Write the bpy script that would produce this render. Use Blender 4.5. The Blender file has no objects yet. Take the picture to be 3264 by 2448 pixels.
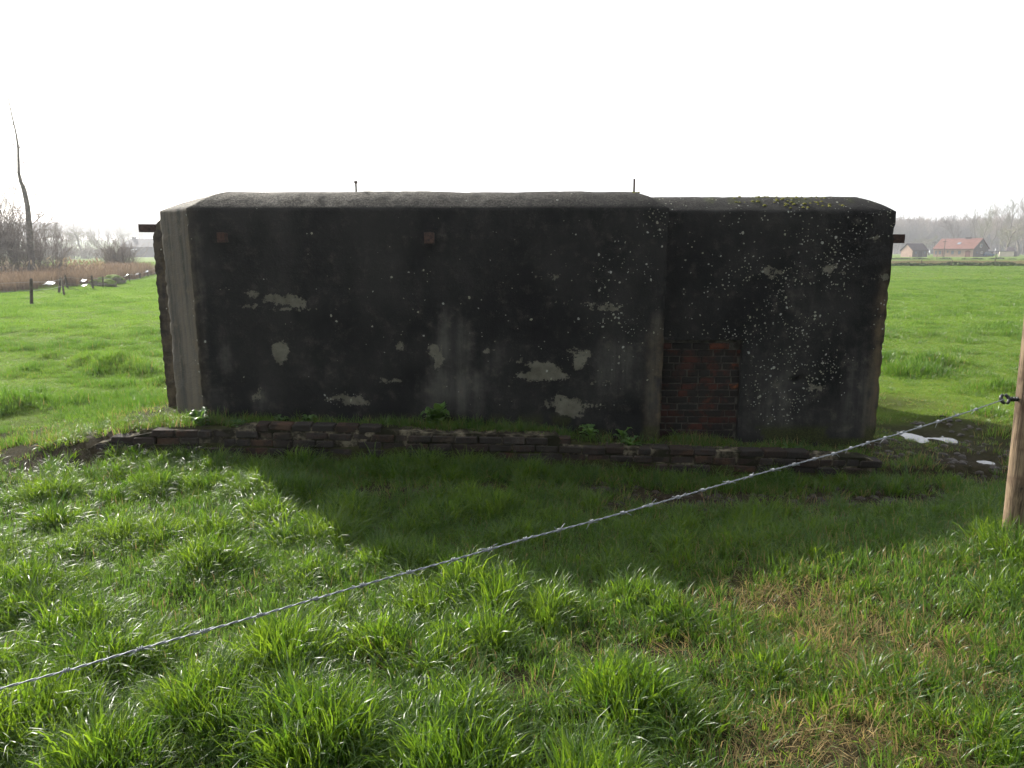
import bpy, bmesh, math, random
import numpy as np
from mathutils import Vector, Matrix
R = math.radians
sc = bpy.context.scene

# ---------------------------------------------------------------- camera
FOC, PITCH, CAMZ = 2263.0, math.atan(424 / 2263.0), 1.9
cd = bpy.data.cameras.new('camera'); cam = bpy.data.objects.new('camera', cd)
sc.collection.objects.link(cam); sc.camera = cam
cd.sensor_fit = 'HORIZONTAL'; cd.sensor_width = 36.0; cd.lens = 36.0 * FOC / 3264.0
cd.clip_start = 0.05; cd.clip_end = 5000
cam.location = (0, 0, CAMZ); cam.rotation_euler = (math.pi / 2 - PITCH, 0, 0)

# ---------------------------------------------------------------- sky, sun, exposure
SUN_EL, SUN_AZ = R(30), R(-40)            # azimuth measured from +Y towards +X
wd = bpy.data.worlds.new('World'); sc.world = wd; wd.use_nodes = True
wn = wd.node_tree; bg = wn.nodes['Background']
sky = wn.nodes.new('ShaderNodeTexSky'); sky.sky_type = 'NISHITA'; sky.sun_disc = False
sky.sun_elevation = SUN_EL; sky.sun_rotation = SUN_AZ
sky.air_density = 1.0; sky.dust_density = 1.5; sky.ozone_density = 1.0
# thin even veil of white high cloud over the clear-sky gradient
veil = wn.nodes.new('ShaderNodeMixRGB'); veil.inputs[0].default_value = .6
TO_SUN = Vector((math.sin(SUN_AZ) * math.cos(SUN_EL), math.cos(SUN_AZ) * math.cos(SUN_EL), math.sin(SUN_EL)))
tcw = wn.nodes.new('ShaderNodeTexCoord'); dot = wn.nodes.new('ShaderNodeVectorMath'); dot.operation = 'DOT_PRODUCT'; dot.inputs[1].default_value = TO_SUN
aur = wn.nodes.new('ShaderNodeMapRange'); aur.interpolation_type = 'SMOOTHSTEP'     # thin cloud is brighter towards the sun
for k_, v_ in zip((1, 2, 3, 4), (-.8, .95, 3.2, 18.0)): aur.inputs[k_].default_value = v_
vc = wn.nodes.new('ShaderNodeVectorMath'); vc.operation = 'SCALE'; vc.inputs[0].default_value = (1.0, 1.01, 1.03)
wn.links.new(tcw.outputs['Generated'], dot.inputs[0]); wn.links.new(dot.outputs['Value'], aur.inputs[0]); wn.links.new(aur.outputs[0], vc.inputs['Scale']); wn.links.new(vc.outputs[0], veil.inputs[2])
wn.links.new(sky.outputs[0], veil.inputs[1]); wn.links.new(veil.outputs[0], bg.inputs[0]); bg.inputs[1].default_value = 0.064
HAZE_DENSITY, HAZE_G = .0007, .45
sd = bpy.data.lights.new('sun', 'SUN'); sd.energy = 5.0; sd.angle = R(0.55); sd.color = (1.0, 0.95, 0.86)
sun = bpy.data.objects.new('sun', sd); sc.collection.objects.link(sun)
TO_SUN = Vector((math.sin(SUN_AZ) * math.cos(SUN_EL), math.cos(SUN_AZ) * math.cos(SUN_EL), math.sin(SUN_EL)))
sun.rotation_euler = (-TO_SUN).to_track_quat('-Z', 'Y').to_euler(); sun.location = (-20, 20, 30)
sc.view_settings.view_transform = 'Standard'; sc.view_settings.look = 'None'
sc.view_settings.gamma = 1.0; sc.view_settings.use_curve_mapping = False
sc.view_settings.exposure = 1.1
sc.render.engine = 'CYCLES'
sc.cycles.use_denoising = True
sc.cycles.use_adaptive_sampling = True; sc.cycles.adaptive_threshold = 0.03
sc.cycles.max_bounces = 4; sc.cycles.diffuse_bounces = 2; sc.cycles.glossy_bounces = 2
sc.cycles.transmission_bounces = 4; sc.cycles.volume_bounces = 0; sc.cycles.transparent_max_bounces = 8
sc.cycles.sample_clamp_indirect = 4.0

# ---------------------------------------------------------------- helpers
def ray(px, py):
    a = (px - 1632) / FOC; b = (1224 - py) / FOC
    return (a, math.cos(PITCH) + b * math.sin(PITCH), -math.sin(PITCH) + b * math.cos(PITCH))
def P(px, py, Y):
    d = ray(px, py); t = Y / d[1]; return Vector((d[0] * t, Y, CAMZ + d[2] * t))
def G(px, py, z=0.0):
    d = ray(px, py); t = (z - CAMZ) / d[2]; return Vector((d[0] * t, d[1] * t, z))

def _h(i, j, k, s):
    v = np.sin(i * 127.1 + j * 311.7 + k * 74.7 + s * 53.3) * 43758.5453
    return v - np.floor(v)
def vn3(x, y, z, s=0):
    x, y, z = np.broadcast_arrays(np.asarray(x, float), np.asarray(y, float), np.asarray(z, float))
    i, j, k = np.floor(x), np.floor(y), np.floor(z)
    u, v, w = x - i, y - j, z - k
    u, v, w = u*u*(3-2*u), v*v*(3-2*v), w*w*(3-2*w)
    def L(a, b, t): return a + (b - a) * t
    a = L(L(_h(i,j,k,s), _h(i+1,j,k,s), u), L(_h(i,j+1,k,s), _h(i+1,j+1,k,s), u), v)
    b = L(L(_h(i,j,k+1,s), _h(i+1,j,k+1,s), u), L(_h(i,j+1,k+1,s), _h(i+1,j+1,k+1,s), u), v)
    return L(a, b, w)
def fb(x, y, z=0.0, s=0, o=3):            # fractal noise about -1..1
    r = 0; a = 1; t = 0
    for q in range(o):
        r = r + a * (vn3(x * 2**q, y * 2**q, z * 2**q + q * 7.3, s + q) * 2 - 1); t += a; a *= .5
    return r / t
def sst(a, b, x):
    t = np.clip((np.asarray(x, float) - a) / (b - a), 0, 1); return t*t*(3-2*t)

def link(o, parent=None):
    sc.collection.objects.link(o)
    if parent is not None: o.parent = parent
    return o
def tag(o, label=None, cat=None, group=None, kind=None):
    if label: o['label'] = label
    if cat: o['category'] = cat
    if group: o['group'] = group
    if kind: o['kind'] = kind
    return o
def empty(name, loc, rz=0.0):
    o = bpy.data.objects.new(name, None); o.location = loc; o.rotation_euler.z = rz
    o.empty_display_size = .2
    return link(o)
def mesh(name, v, f, mat=None, parent=None, smooth=False, loc=None, lnk=True):
    me = bpy.data.meshes.new(name); me.from_pydata([tuple(q) for q in v], [], [tuple(q) for q in f]); me.update()
    if mat: me.materials.append(mat)
    if smooth: me.polygons.foreach_set('use_smooth', [True] * len(me.polygons))
    o = bpy.data.objects.new(name, me)
    if loc is not None: o.location = loc
    return link(o, parent) if lnk else o
def fattr(me, name, arr):
    a = me.attributes.new(name, 'FLOAT', 'POINT'); a.data.foreach_set('value', np.asarray(arr, dtype=np.float32).ravel())

class MB:                                   # collects boxes, tubes, prisms into one mesh
    def __init__(s): s.v = []; s.f = []
    def add(s, v, f):
        n = len(s.v); s.v += [tuple(q) for q in v]; s.f += [tuple(i + n for i in q) for q in f]; return s
    def box(s, x0, y0, z0, x1, y1, z1):
        return s.add([(x0,y0,z0),(x1,y0,z0),(x1,y1,z0),(x0,y1,z0),(x0,y0,z1),(x1,y0,z1),(x1,y1,z1),(x0,y1,z1)],
                     [(3,2,1,0),(4,5,6,7),(0,1,5,4),(1,2,6,5),(2,3,7,6),(3,0,4,7)])
    def tube(s, pts, rad, k=6, cap=True):
        pts = [Vector(p) for p in pts]; n = len(pts); rings = []
        if not hasattr(rad, '__len__'): rad = [rad] * n
        t0 = (pts[1] - pts[0]).normalized()
        ref = Vector((1, 0, 0)) if abs(t0.x) < .8 else Vector((0, 1, 0))
        V = []
        for i in range(n):
            t = (pts[min(i+1, n-1)] - pts[max(i-1, 0)]).normalized()
            a = t.cross(ref).normalized(); b = t.cross(a)
            for j in range(k):
                c = 2 * math.pi * j / k
                V.append(pts[i] + (a * math.cos(c) + b * math.sin(c)) * rad[i])
        F = [(i*k+j, i*k+(j+1) % k, (i+1)*k+(j+1) % k, (i+1)*k+j) for i in range(n-1) for j in range(k)]
        if cap: F += [tuple(range(k-1, -1, -1)), tuple((n-1)*k + j for j in range(k))]
        return s.add(V, F)
    def build(s, name, mat, parent=None, smooth=False, loc=None, bevel=0):
        o = mesh(name, s.v, s.f, mat, parent, smooth, loc)
        if bevel:
            bm = bmesh.new(); bm.from_mesh(o.data)
            bmesh.ops.bevel(bm, geom=bm.edges[:], offset=bevel, segments=1, affect='EDGES')
            bm.to_mesh(o.data); bm.free()
        return o

# ---------------------------------------------------------------- material helpers
class M_:
    def __init__(s, name):
        s.m = bpy.data.materials.new(name); s.m.use_nodes = True; s.t = s.m.node_tree
        s.t.nodes.clear(); s.out = s.t.nodes.new('ShaderNodeOutputMaterial')
    def n(s, typ, ins=None, **pr):
        nd = s.t.nodes.new('ShaderNode' + typ)
        for k, v in pr.items(): setattr(nd, k, v)
        for k, v in (ins or {}).items(): s.put(nd.inputs[k], v)
        return nd
    def put(s, sock, v):
        if isinstance(v, bpy.types.NodeSocket): s.t.links.new(v, sock)
        elif isinstance(v, (tuple, list)) and len(v) == 3 and sock.type == 'RGBA': sock.default_value = (*v, 1)
        else: sock.default_value = v
    def math(s, op, a, b=0.0, clamp=False): return s.n('Math', {0: a, 1: b}, operation=op, use_clamp=clamp).outputs[0]
    def mix(s, fac, a, b, bl='MIX'): return s.n('MixRGB', {0: fac, 1: a, 2: b}, blend_type=bl).outputs[0]
    def ramp(s, v, a, b, lo=0.0, hi=1.0): return s.n('MapRange', {0: v, 1: a, 2: b, 3: lo, 4: hi}, interpolation_type='SMOOTHSTEP').outputs[0]
    def attr(s, name, typ='GEOMETRY', out='Fac'): return s.n('Attribute', attribute_name=name, attribute_type=typ).outputs[out]
    def co(s, which='Object'): return s.n('TexCoord').outputs[which]
    def wpos(s): return s.n('NewGeometry').outputs['Position']
    def map(s, v, sc_=(1,1,1), loc=(0,0,0)): return s.n('Mapping', {0: v, 1: loc, 3: sc_}).outputs[0]
    def noise(s, v, scale, detail=3.0, rough=.55, out='Fac', dist=0.0):
        return s.n('TexNoise', {'Vector': v, 'Scale': scale, 'Detail': detail, 'Roughness': rough, 'Distortion': dist}).outputs[out]
    def vor(s, v, scale, out='Distance', rnd=1.0): return s.n('TexVoronoi', {'Vector': v, 'Scale': scale, 'Randomness': rnd}).outputs[out]
    def bump(s, h, dist=.01, strength=1.0): return s.n('Bump', {'Height': h, 'Distance': dist, 'Strength': strength}).outputs[0]
    def bsdf(s, col, rough=.8, spec=.3, normal=None, **kw):
        b = s.n('BsdfPrincipled', {'Base Color': col, 'Roughness': rough, 'Specular IOR Level': spec})
        if normal is not None: s.put(b.inputs['Normal'], normal)
        for k, v in kw.items(): s.put(b.inputs[k], v)
        return b.outputs[0]
    def done(s, sh): s.t.links.new(sh, s.out.inputs[0]); return s.m

def simple(name, col, rough=.8, spec=.3, var=.25, scale=6.0, bump=0.0, metal=0.0):
    m = M_(name); p = m.co(); n = m.noise(p, scale, 4)
    c = m.mix(m.ramp(n, .3, .7), tuple(q * (1 - var) for q in col), tuple(min(1, q * (1 + var)) for q in col))
    nm = m.bump(m.noise(p, scale * 5, 3), bump) if bump else None
    return m.done(m.bsdf(c, rough, spec, nm, Metallic=metal))

# ---------------------------------------------------------------- ground shape
def ledge_z(x):                             # height of the bed behind the low stone wall
    return np.interp(x, [-5.2, -4.2, -3.6, -3.0, -1.0, .4, .6, 1.4, 2.5, 3.3, 3.9, 4.4], [-.01, .14, .27, .31, .29, .24, .19, .13, .1, .06, .0, -.05])
PUD = [G(2925, 1378, -.1), G(3140, 1470, -.1)]
def H(x, y):
    x = np.asarray(x, float); y = np.asarray(y, float)
    near = sst(60, 12, y)
    z = .03 * fb(x * .25, y * .25, 0, 3) + near * ((.03 + .03 * sst(6.5, 9, y)) * fb(x * 1.5, y * 1.5, 0, 11, 3) + .012 * fb(x * 5, y * 5, 0, 17, 2))
    z = z + sst(13, 7, y) * sst(5, 3, np.abs(x + 7) * .5) * .05 * fb(x * 1.1, y * 1.1, 0, 31)
    bank = sst(5.3, 3.7, y)
    z = z + bank * (.03 + .13 * np.clip(x - 1.0, 0, 3.2)) + sst(3.6, 2.0, y) * .08
    z = z - .17 * np.exp(-((x - 3.2) / 2.3)**2 - ((y - 6.3) / 1.3)**2) - .04 * np.exp(-((x - .5) / 2.)**2 - ((y - 5.7) / .6)**2)
    for q, r in zip(PUD, (.34, .17)):
        pass
    lz = ledge_z(x)
    inn = sst(6.22, 6.30, y) * sst(11.5, 9.0, y)
    low = np.where(x < -3.4, sst(6.0, 6.5, y) * sst(9.8, 7.6, y), inn)
    z = z * (1 - .6 * inn) + np.where(x > 3.3, sst(6.2, 6.8, y) * sst(8, 7, y), low) * (lz + .015 * fb(x * 3, y * 3, 0, 5))
    for q, r in zip(PUD, (.62, .30)):
        w = np.exp(-(((x - q.x) / r)**2 + ((y - q.y) / (r * 1.5))**2)**2)
        z = z * (1 - w) + w * (-.105 + .030 * fb(x * 5.2 + .3, y * 5.0, 0, 67, 4) + .05 * (1 - w))
    for px, py, r, hh in [(385, 1180, .42, .20), (300, 1165, .38, .14), (470, 1190, .3, .12), (40, 1300, .35, .14), (2990, 1165, .4, .12), (160, 1140, .35, .1), (560, 1215, .3, .1), (3200, 1250, .3, .08), (100, 1060, .5, .1)]:
        g = G(px, py, 0); z = z + hh * np.exp(-((x - g.x) / r)**2 - ((y - g.y) / (r * .8))**2)
    # grassy heap round the boulders and fence posts
    z = z + (.16 * np.exp(-((x + 22.0) / 1.6)**2 - ((y - 39.5) / 2.2)**2)) + .22 * np.exp(-((x + 24.0) / 2.2)**2 - ((y - 35.0) / 1.5)**2)
    # rising ground far to the left and behind
    z = z + sst(330, 700, y) * sst(60, -250, x) * 12
    return z

def bare(x, y):                             # 1 = trodden mud or bare straw
    r = np.zeros(np.shape(x))
    for px, py, rx, ry, s, z0 in [(2350, 1600, 1.25, .40, 1, -.08), (1950, 1555, .7, .25, .9, -.05), (2800, 1570, .9, .38, .95, -.1), (2600, 1680, .5, .2, .55, -.05), (1300, 1560, .6, .16, .6, 0), (3050, 1480, .9, .75, .75, -.1),
                              (2980, 1380, .7, .6, .9, -.1), (1450, 1545, .4, .12, .7, 0), (1000, 1515, .5, .14, .55, 0), (150, 1480, .8, .55, .8, 0), (400, 1400, .8, .45, .85, .15), (520, 1300, .35, .5, .7, .2), (60, 1400, .5, .4, .6, 0), (3150, 1420, .8, .6, .7, -.1), (2850, 1290, .6, .5, .6, -.05),
                              (2420, 1960, .45, .17, .85, .02), (2080, 2110, .34, .17, .85, .02), (1650, 2240, .26, .13, .7, .02), (2620, 1880, .3, .12, .6, .1),
                              (2520, 2400, .45, .25, .85, .1), (2900, 2020, .5, .3, .5, .2), (2300, 2260, .3, .2, .4, .1), (2150, 1480, .8, .1, .7, -.1), (1230, 2190, .3, .12, .5, 0)]:
        g = G(px, py, z0)
        r = np.maximum(r, s * np.exp(-(((x - g.x) / rx)**2 + ((y - g.y) / ry)**2)**1.5))
    r = r + .25 * fb(x * 4, y * 4, 0, 23) * (r > .1)
    return np.clip(r, 0, 1)
def dry(x, y):                              # straw share
    d = sst(.2, 1.6, x) * sst(4.6, 3.4, y) * (.36 + .65 * fb(x * 1.6, y * 1.6, 0, 41))
    return np.clip(d, 0, 1)

def graded(a, b, step, ratio, end, sgn):
    out = []; p = b if sgn > 0 else a; d = step
    while abs(p) < end: d *= ratio; p += sgn * d; out.append(p)
    return out
gx = np.array(graded(-5, 5, .04, 1.03, 900, -1)[::-1] + list(np.linspace(-5, 5, 251)) + graded(-5, 5, .04, 1.03, 900, 1))
gy = np.array(list(np.linspace(-60, -4, 12)) + list(np.linspace(-3, 1.4, 24)) + list(np.linspace(1.5, 9, 188)) + graded(0, 9, .04, 1.03, 1100, 1))
GX, GY = np.meshgrid(gx, gy); GZ = H(GX, GY)

def m_ground():
    m = M_('pasture_soil'); p = m.wpos(); b = m.attr('bare'); d = m.attr('dry')
    n1 = m.noise(p, 1.3, 5); n2 = m.noise(p, 22, 5, .65); n3 = m.noise(m.map(p, (.05, .09, .05)), 1, 4)
    turf = m.mix(m.ramp(n1, .3, .7), (.060, .105, .012), (.095, .150, .018))
    turf = m.mix(m.ramp(n3, .35, .7), turf, (.105, .150, .020))
    turf = m.mix(m.ramp(n2, .55, .8), turf, (.05, .075, .012))
    near = m.attr('near')
    soil = m.mix(m.ramp(n2, .3, .7), (.014, .011, .007), (.038, .029, .019))
    straw = m.mix(m.ramp(n2, .35, .65), (.05, .036, .018), (.16, .115, .055))
    c = m.mix(near, turf, m.mix(.85, turf, soil))
    c = m.mix(b, c, soil); c = m.mix(m.math('MULTIPLY', d, .6), c, straw)
    return m.done(m.bsdf(c, 1.0, .05, m.bump(m.noise(p, 45, 4, .7), .015)))
NYg, NXg = GX.shape
idx = np.arange(NXg * NYg).reshape(NYg, NXg)
F = np.stack([idx[:-1, :-1], idx[:-1, 1:], idx[1:, 1:], idx[1:, :-1]], -1).reshape(-1, 4)
me = bpy.data.meshes.new('ground'); me.from_pydata(np.stack([GX, GY, GZ], -1).reshape(-1, 3).tolist(), [], F.tolist()); me.update()
me.polygons.foreach_set('use_smooth', [True] * len(me.polygons)); me.materials.append(m_ground())
fattr(me, 'bare', bare(GX, GY)); fattr(me, 'dry', dry(GX, GY)); fattr(me, 'near', sst(9, 6.5, GY))
ground = link(bpy.data.objects.new('ground', me)); tag(ground, kind='structure', label='green pasture ground sloping gently round the bunker')

# ---------------------------------------------------------------- concrete
FY, RY = 6.6, 6.8                            # front faces of the main block and of the annex
def m_concrete():
    m = M_('blackened_concrete'); p = m.wpos()
    nA = m.noise(m.map(p, (1, 1, .6)), 1.6, 5, .65); nB = m.noise(p, 9, 5, .65); nC = m.noise(p, 60, 3, .6)
    st = m.noise(m.map(p, (9, 9, .55)), 1, 4, .6)                    # vertical run-off streaks
    blk = m.mix(m.ramp(nA, .36, .66), (.0065, .0067, .0068), (.023, .0225, .0205))
    blk = m.mix(m.ramp(nB, .52, .78), blk, (.036, .0345, .029))
    blk = m.mix(m.math('MULTIPLY', m.ramp(m.noise(p, 130, 2, .6), .56, .72), m.ramp(nB, .35, .65)), blk, (.055, .053, .046))
    gry = m.mix(m.ramp(st, .35, .65), (.042, .041, .037), (.105, .099, .085))
    gry = m.mix(m.ramp(nB, .55, .7), gry, (.105, .095, .074))
    pale = m.attr('pale')
    pf = m.ramp(m.math('ADD', pale, m.math('MULTIPLY', m.math('SUBTRACT', m.math('ADD', m.math('ADD', m.math('MULTIPLY', st, .5), m.math('MULTIPLY', nA, .5)), nB), 1.0), .9)), .12, .95)
    c = m.mix(m.math('MULTIPLY', pf, .85), blk, gry)
    c = m.mix(m.math('MULTIPLY', m.attr('brown'), m.ramp(m.math('ADD', nB, st), .7, 1.2)), c, (.115, .085, .048))
    # weathered upper bevel: bare gritty cement
    top = m.attr('top'); grit = m.ramp(nC, .35, .65)
    tc = m.mix(grit, (.062, .056, .047), (.20, .182, .15)); tc = m.mix(m.ramp(nB, .45, .7), tc, (.05, .046, .040))
    c = m.mix(top, c, tc)
    # places where the black skin has flaked off
    wv = m.n('VectorMath', {0: p, 1: m.n('VectorMath', {0: m.noise(p, 26, 3, .6, 'Color'), 'Scale': .03}, operation='SCALE').outputs[0]}, operation='ADD').outputs[0]
    sd_ = m.math('ADD', m.math('ADD', m.attr('patch'), .004), m.math('ADD', m.math('MULTIPLY', m.math('SUBTRACT', m.noise(p, 17, 5, .7), .5), .15), m.math('MULTIPLY', m.math('SUBTRACT', m.noise(p, 55, 3, .6), .5), .05)))
    pm = m.ramp(sd_, .0, .012)
    pc = m.mix(m.ramp(nB, .3, .7), (.095, .090, .066), (.165, .157, .120)); pc = m.mix(m.ramp(nC, .55, .7), pc, (.12, .11, .085))
    c = m.mix(m.math('MULTIPLY', pm, .95), c, pc)
    # crust lichen: round spots of several sizes
    ld = m.math('MULTIPLY', m.attr('lichen'), m.ramp(m.noise(p, 3.2, 3, .6), .40, .62, .12, 1.9)); lm = None
    for k, (s_, cut, amp) in enumerate([(21, .20, 1.25), (36, .26, 1.5), (8, .12, .5)]):
        q = m.map(wv, (1, 1, 1), (k * 3.1, k * 1.7, k * 5.3))
        v = m.n('TexVoronoi', {'Vector': q, 'Scale': s_, 'Randomness': 1.0})
        rnd = m.n('SeparateColor', {0: v.outputs['Color']}).outputs
        keep = m.math('LESS_THAN', rnd[0], m.math('MULTIPLY', ld, amp))
        rad = m.math('MULTIPLY', m.math('ADD', rnd[1], .35), cut)
        e = m.math('MULTIPLY', keep, m.ramp(m.math('SUBTRACT', rad, v.outputs['Distance']), 0, .03))
        lm = e if lm is None else m.math('MAXIMUM', lm, e)
    lc = m.mix(m.ramp(m.noise(p, 5, 2), .4, .6), (.35, .36, .31), (.27, .27, .19)); lc = m.mix(m.ramp(nC, .5, .7), lc, (.2, .2, .17))
    c = m.mix(m.math('MULTIPLY', lm, .9), c, lc)
    c = m.mix(m.attr('moss'), c, m.mix(grit, (.018, .022, .006), (.045, .055, .012)))
    hgt = m.math('ADD', m.math('ADD', nB, m.math('MULTIPLY', nC, .45)), m.math('MULTIPLY', lm, .25))
    return m.done(m.bsdf(c, .9, .2, m.bump(m.math('SUBTRACT', hgt, m.math('MULTIPLY', pm, .5)), .010)))
MC = m_concrete()

def ell(X, Z, lst, Y, soft=False):           # union of ellipses given in photo pixels, as a signed distance in metres
    r = np.full(X.shape, -1.0 if not soft else 0.0)
    for e in lst:
        cx, cy, rx, ry = e[:4]; amp = e[4] if len(e) > 4 else 1.0
        c = P(cx, cy, Y); k = c.y * 1.02 / FOC
        a, b = rx * k, ry * k
        q = np.sqrt(((X - c.x) / a)**2 + ((Z - c.z) / b)**2)
        if soft: r = np.maximum(r, amp * np.clip(1.25 - q, 0, 1) ** 1.0)
        else: r = np.maximum(r, (1 - q) * min(a, b))
    return r
PATCH = [(905, 955, 45, 14), (945, 968, 28, 16), (870, 950, 28, 10), (805, 938, 16, 9), (835, 972, 30, 3), (920, 985, 42, 3), (892, 1120, 26, 30), (893, 1140, 16, 20),
         (1090, 1265, 48, 10), (1120, 1278, 38, 14), (1050, 1270, 16, 8), (1155, 1285, 22, 9), (1385, 1118, 22, 20), (1400, 1150, 14, 26), (1275, 1103, 9, 13), (1710, 1165, 30, 14), (1740, 1180, 46, 26), (1700, 1200, 40, 14),
         (1770, 1195, 40, 18), (1845, 1150, 20, 30), (1865, 1128, 14, 16), (1825, 1118, 14, 9), (1660, 1195, 16, 10), (1800, 1285, 60, 15), (1815, 1305, 44, 20), (1780, 1268, 16, 12), (1860, 1292, 50, 8),
         (1830, 1322, 26, 12), (1935, 980, 32, 11), (1955, 982, 22, 9), (1850, 968, 34, 2), (1745, 885, 20, 5), (1770, 880, 12, 4), (1648, 1150, 10, 6), (810, 1270, 9, 11), (1920, 1220, 22, 4), (1250, 1212, 30, 4), (1555, 1120, 10, 5), (822, 1250, 7, 16)]
PATCH_R = [(2440, 858, 22, 9), (2455, 878, 20, 6), (2485, 868, 14, 5), (2640, 856, 20, 10), (2655, 848, 10, 12), (2605, 1236, 24, 7), (2590, 1232, 10, 5), (2785, 890, 7, 7), (2822, 884, 12, 12), (2790, 760, 13, 8), (2670, 870, 16, 5), (2560, 870, 10, 5)]
PALE = [(1440, 1090, 90, 130, .75), (1450, 1230, 130, 110, .7), (1560, 1140, 60, 80, .45), (1960, 1160, 110, 100, .6), (1790, 720, 30, 60, .3), (1420, 730, 40, 80, .28), (720, 1150, 40, 90, .5),
        (700, 1050, 25, 50, .3), (680, 1260, 70, 60, .45), (820, 1270, 60, 50, .4), (1010, 1190, 90, 60, .3), (2085, 1250, 32, 180, .8), (2090, 1050, 24, 130, .5), (1290, 760, 60, 60, .25), (1100, 820, 200, 60, .16), (640, 950, 30, 380, .45)]
PALE_R = [(2730, 1200, 80, 200, .5), (2790, 1250, 45, 170, .8), (2500, 1250, 120, 130, .5), (2400, 1150, 60, 200, .3), (2560, 960, 120, 160, .35), (2800, 700, 60, 40, .3), (2180, 700, 60, 30, .2)]
LICH = [(2090, 720, 70, 60, .9), (2060, 780, 60, 50, .6), (1960, 990, 150, 190, .30), (1990, 1160, 100, 130, .22), (1500, 1000, 700, 400, .03), (900, 1000, 300, 300, .02), (1970, 1280, 60, 90, .25), (2000, 840, 120, 60, .2), (1720, 1190, 80, 50, .3), (1090, 1270, 80, 30, .25)]
LICH_R = [(2560, 950, 150, 190, .62), (2450, 1120, 220, 160, .5), (2420, 880, 120, 60, .45), (2650, 850, 90, 70, .65), (2300, 1050, 120, 90, .36), (2800, 700, 110, 80, .36), (2600, 1180, 120, 100, .35), (2500, 1280, 130, 90, .3), (2350, 690, 250, 40, .2), (2500, 900, 380, 300, .12), (2640, 750, 100, 100, .25), (2420, 1220, 50, 140, .3)]

def block(name, poly, z0, z1, z2, inset, parent, seed, front_y, door=None, shift=None, rough=.012):
    """Battered prism with a weathered, bevelled top; the outline is resampled to a fine grid."""
    n = len(poly); per = []; cor = []
    ins = []
    for i in range(n):                        # inset polygon
        a, b, c = Vector(poly[i-1]), Vector(poly[i]), Vector(poly[(i+1) % n])
        d1, d2 = (b-a).normalized(), (c-b).normalized()
        n1, n2 = Vector((-d1.y, d1.x)), Vector((-d2.y, d2.x))
        ins.append(b + (n1 + n2) * (inset / (1 + n1.dot(n2))))
    if shift:
        for i_, v_ in shift.items(): ins[i_] = ins[i_] + Vector(v_)
    inp = []
    for i in range(n):
        a, b = Vector(poly[i]), Vector(poly[(i+1) % n]); L = (b-a).length
        vis = (a.y < 7.3 or b.y < 7.3)
        k = max(2, int(L / (.03 if vis else .12)))
        ts = list(np.linspace(0, 1, k, endpoint=False))
        if door and abs(a.y - front_y) < 1e-6 and abs(b.y - front_y) < 1e-6:
            for X in door[:2]: ts.append((X - a.x) / (b.x - a.x))
            ts = sorted(ts)
        for t in ts:
            per.append(a.lerp(b, t)); inp.append(ins[i].lerp(ins[(i+1) % n], t)); cor.append(min(t, 1-t) * L)
    zs = list(np.linspace(z0, z1, int((z1 - z0) / .03)))
    if door: zs = sorted(zs + list(door[2:]))
    rows = []
    for z in zs: rows.append([(p.x, p.y, z) for p in per])
    for t in np.linspace(0, 1, 9)[1:]:
        ease = math.sin(t * math.pi / 2)
        rows.append([(p.x + (q.x-p.x)*t, p.y + (q.y-p.y)*t, z1 + (z2-z1)*(.45*t+.55*ease)) for p, q in zip(per, inp)])
    cen = Vector((sum(p.x for p in inp)/len(inp), sum(p.y for p in inp)/len(inp)))
    for t in (.1, .25, .5, .8): rows.append([(p.x+(cen.x-p.x)*t, p.y+(cen.y-p.y)*t, z2 + .015*min(1, t*4)) for p in inp])
    A = np.array(rows); nr, nc = A.shape[:2]; V = A.reshape(-1, 3).copy()
    X, Y, Z = V.T
    # surface relief and chipped arrises
    C = np.tile(np.array(cor), nr)
    edge = np.exp(-(C / .035)**2) * (Z < z1 - .01)
    cx, cy = X.mean(), Y.mean()
    wall = (np.repeat(np.arange(nr), nc) < len(zs))
    chip = rough * np.clip(fb(X*19, Y*19, Z*19, seed, 4) + .05, 0, 1) * edge * 2.4
    dirx, diry = np.sign(cx - X), np.sign(cy - Y)
    V[:, 0] += dirx * chip; V[:, 1] += diry * chip * .6
    rel = .006 * fb(X*1.5, Y*1.5, Z*1.5, seed+5, 2) + .004 * fb(X*9, Y*9, Z*9, seed+9, 2)
    board = .004 * (np.floor((Z + .02*0) / .2) % 2 - .5) * wall
    V[:, 1] += (rel + board) * wall
    V[:, 2] += (~wall) * (.010 * fb(X*2.2, Y*2.2, 0, seed+2) + .006 * fb(X*14, Y*14, 0, seed+3))
    lipm = (Z > z1 - .05) & wall; V[:, 1] += lipm * .006 * fb(X*7, 0, 0, seed+4)
    Fs = []
    for r in range(nr - 1):
        for c in range(nc):
            c2 = (c+1) % nc
            if door and r < len(zs)-1:
                mx = (A[r, c, 0] + A[r, c2, 0]) / 2; mz = (zs[r] + zs[r+1]) / 2
                if abs(A[r, c, 1]-front_y) < 1e-6 and abs(A[r, c2, 1]-front_y) < 1e-6 and door[0] < mx < door[1] and door[2] < mz < door[3]: continue
            Fs.append((r*nc+c, r*nc+c2, (r+1)*nc+c2, (r+1)*nc+c))
    Fs.append(tuple((nr-1)*nc + c for c in range(nc)))
    o = mesh(name, V, Fs, MC, parent, True)
    return o, X, Y, Z, V

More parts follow.
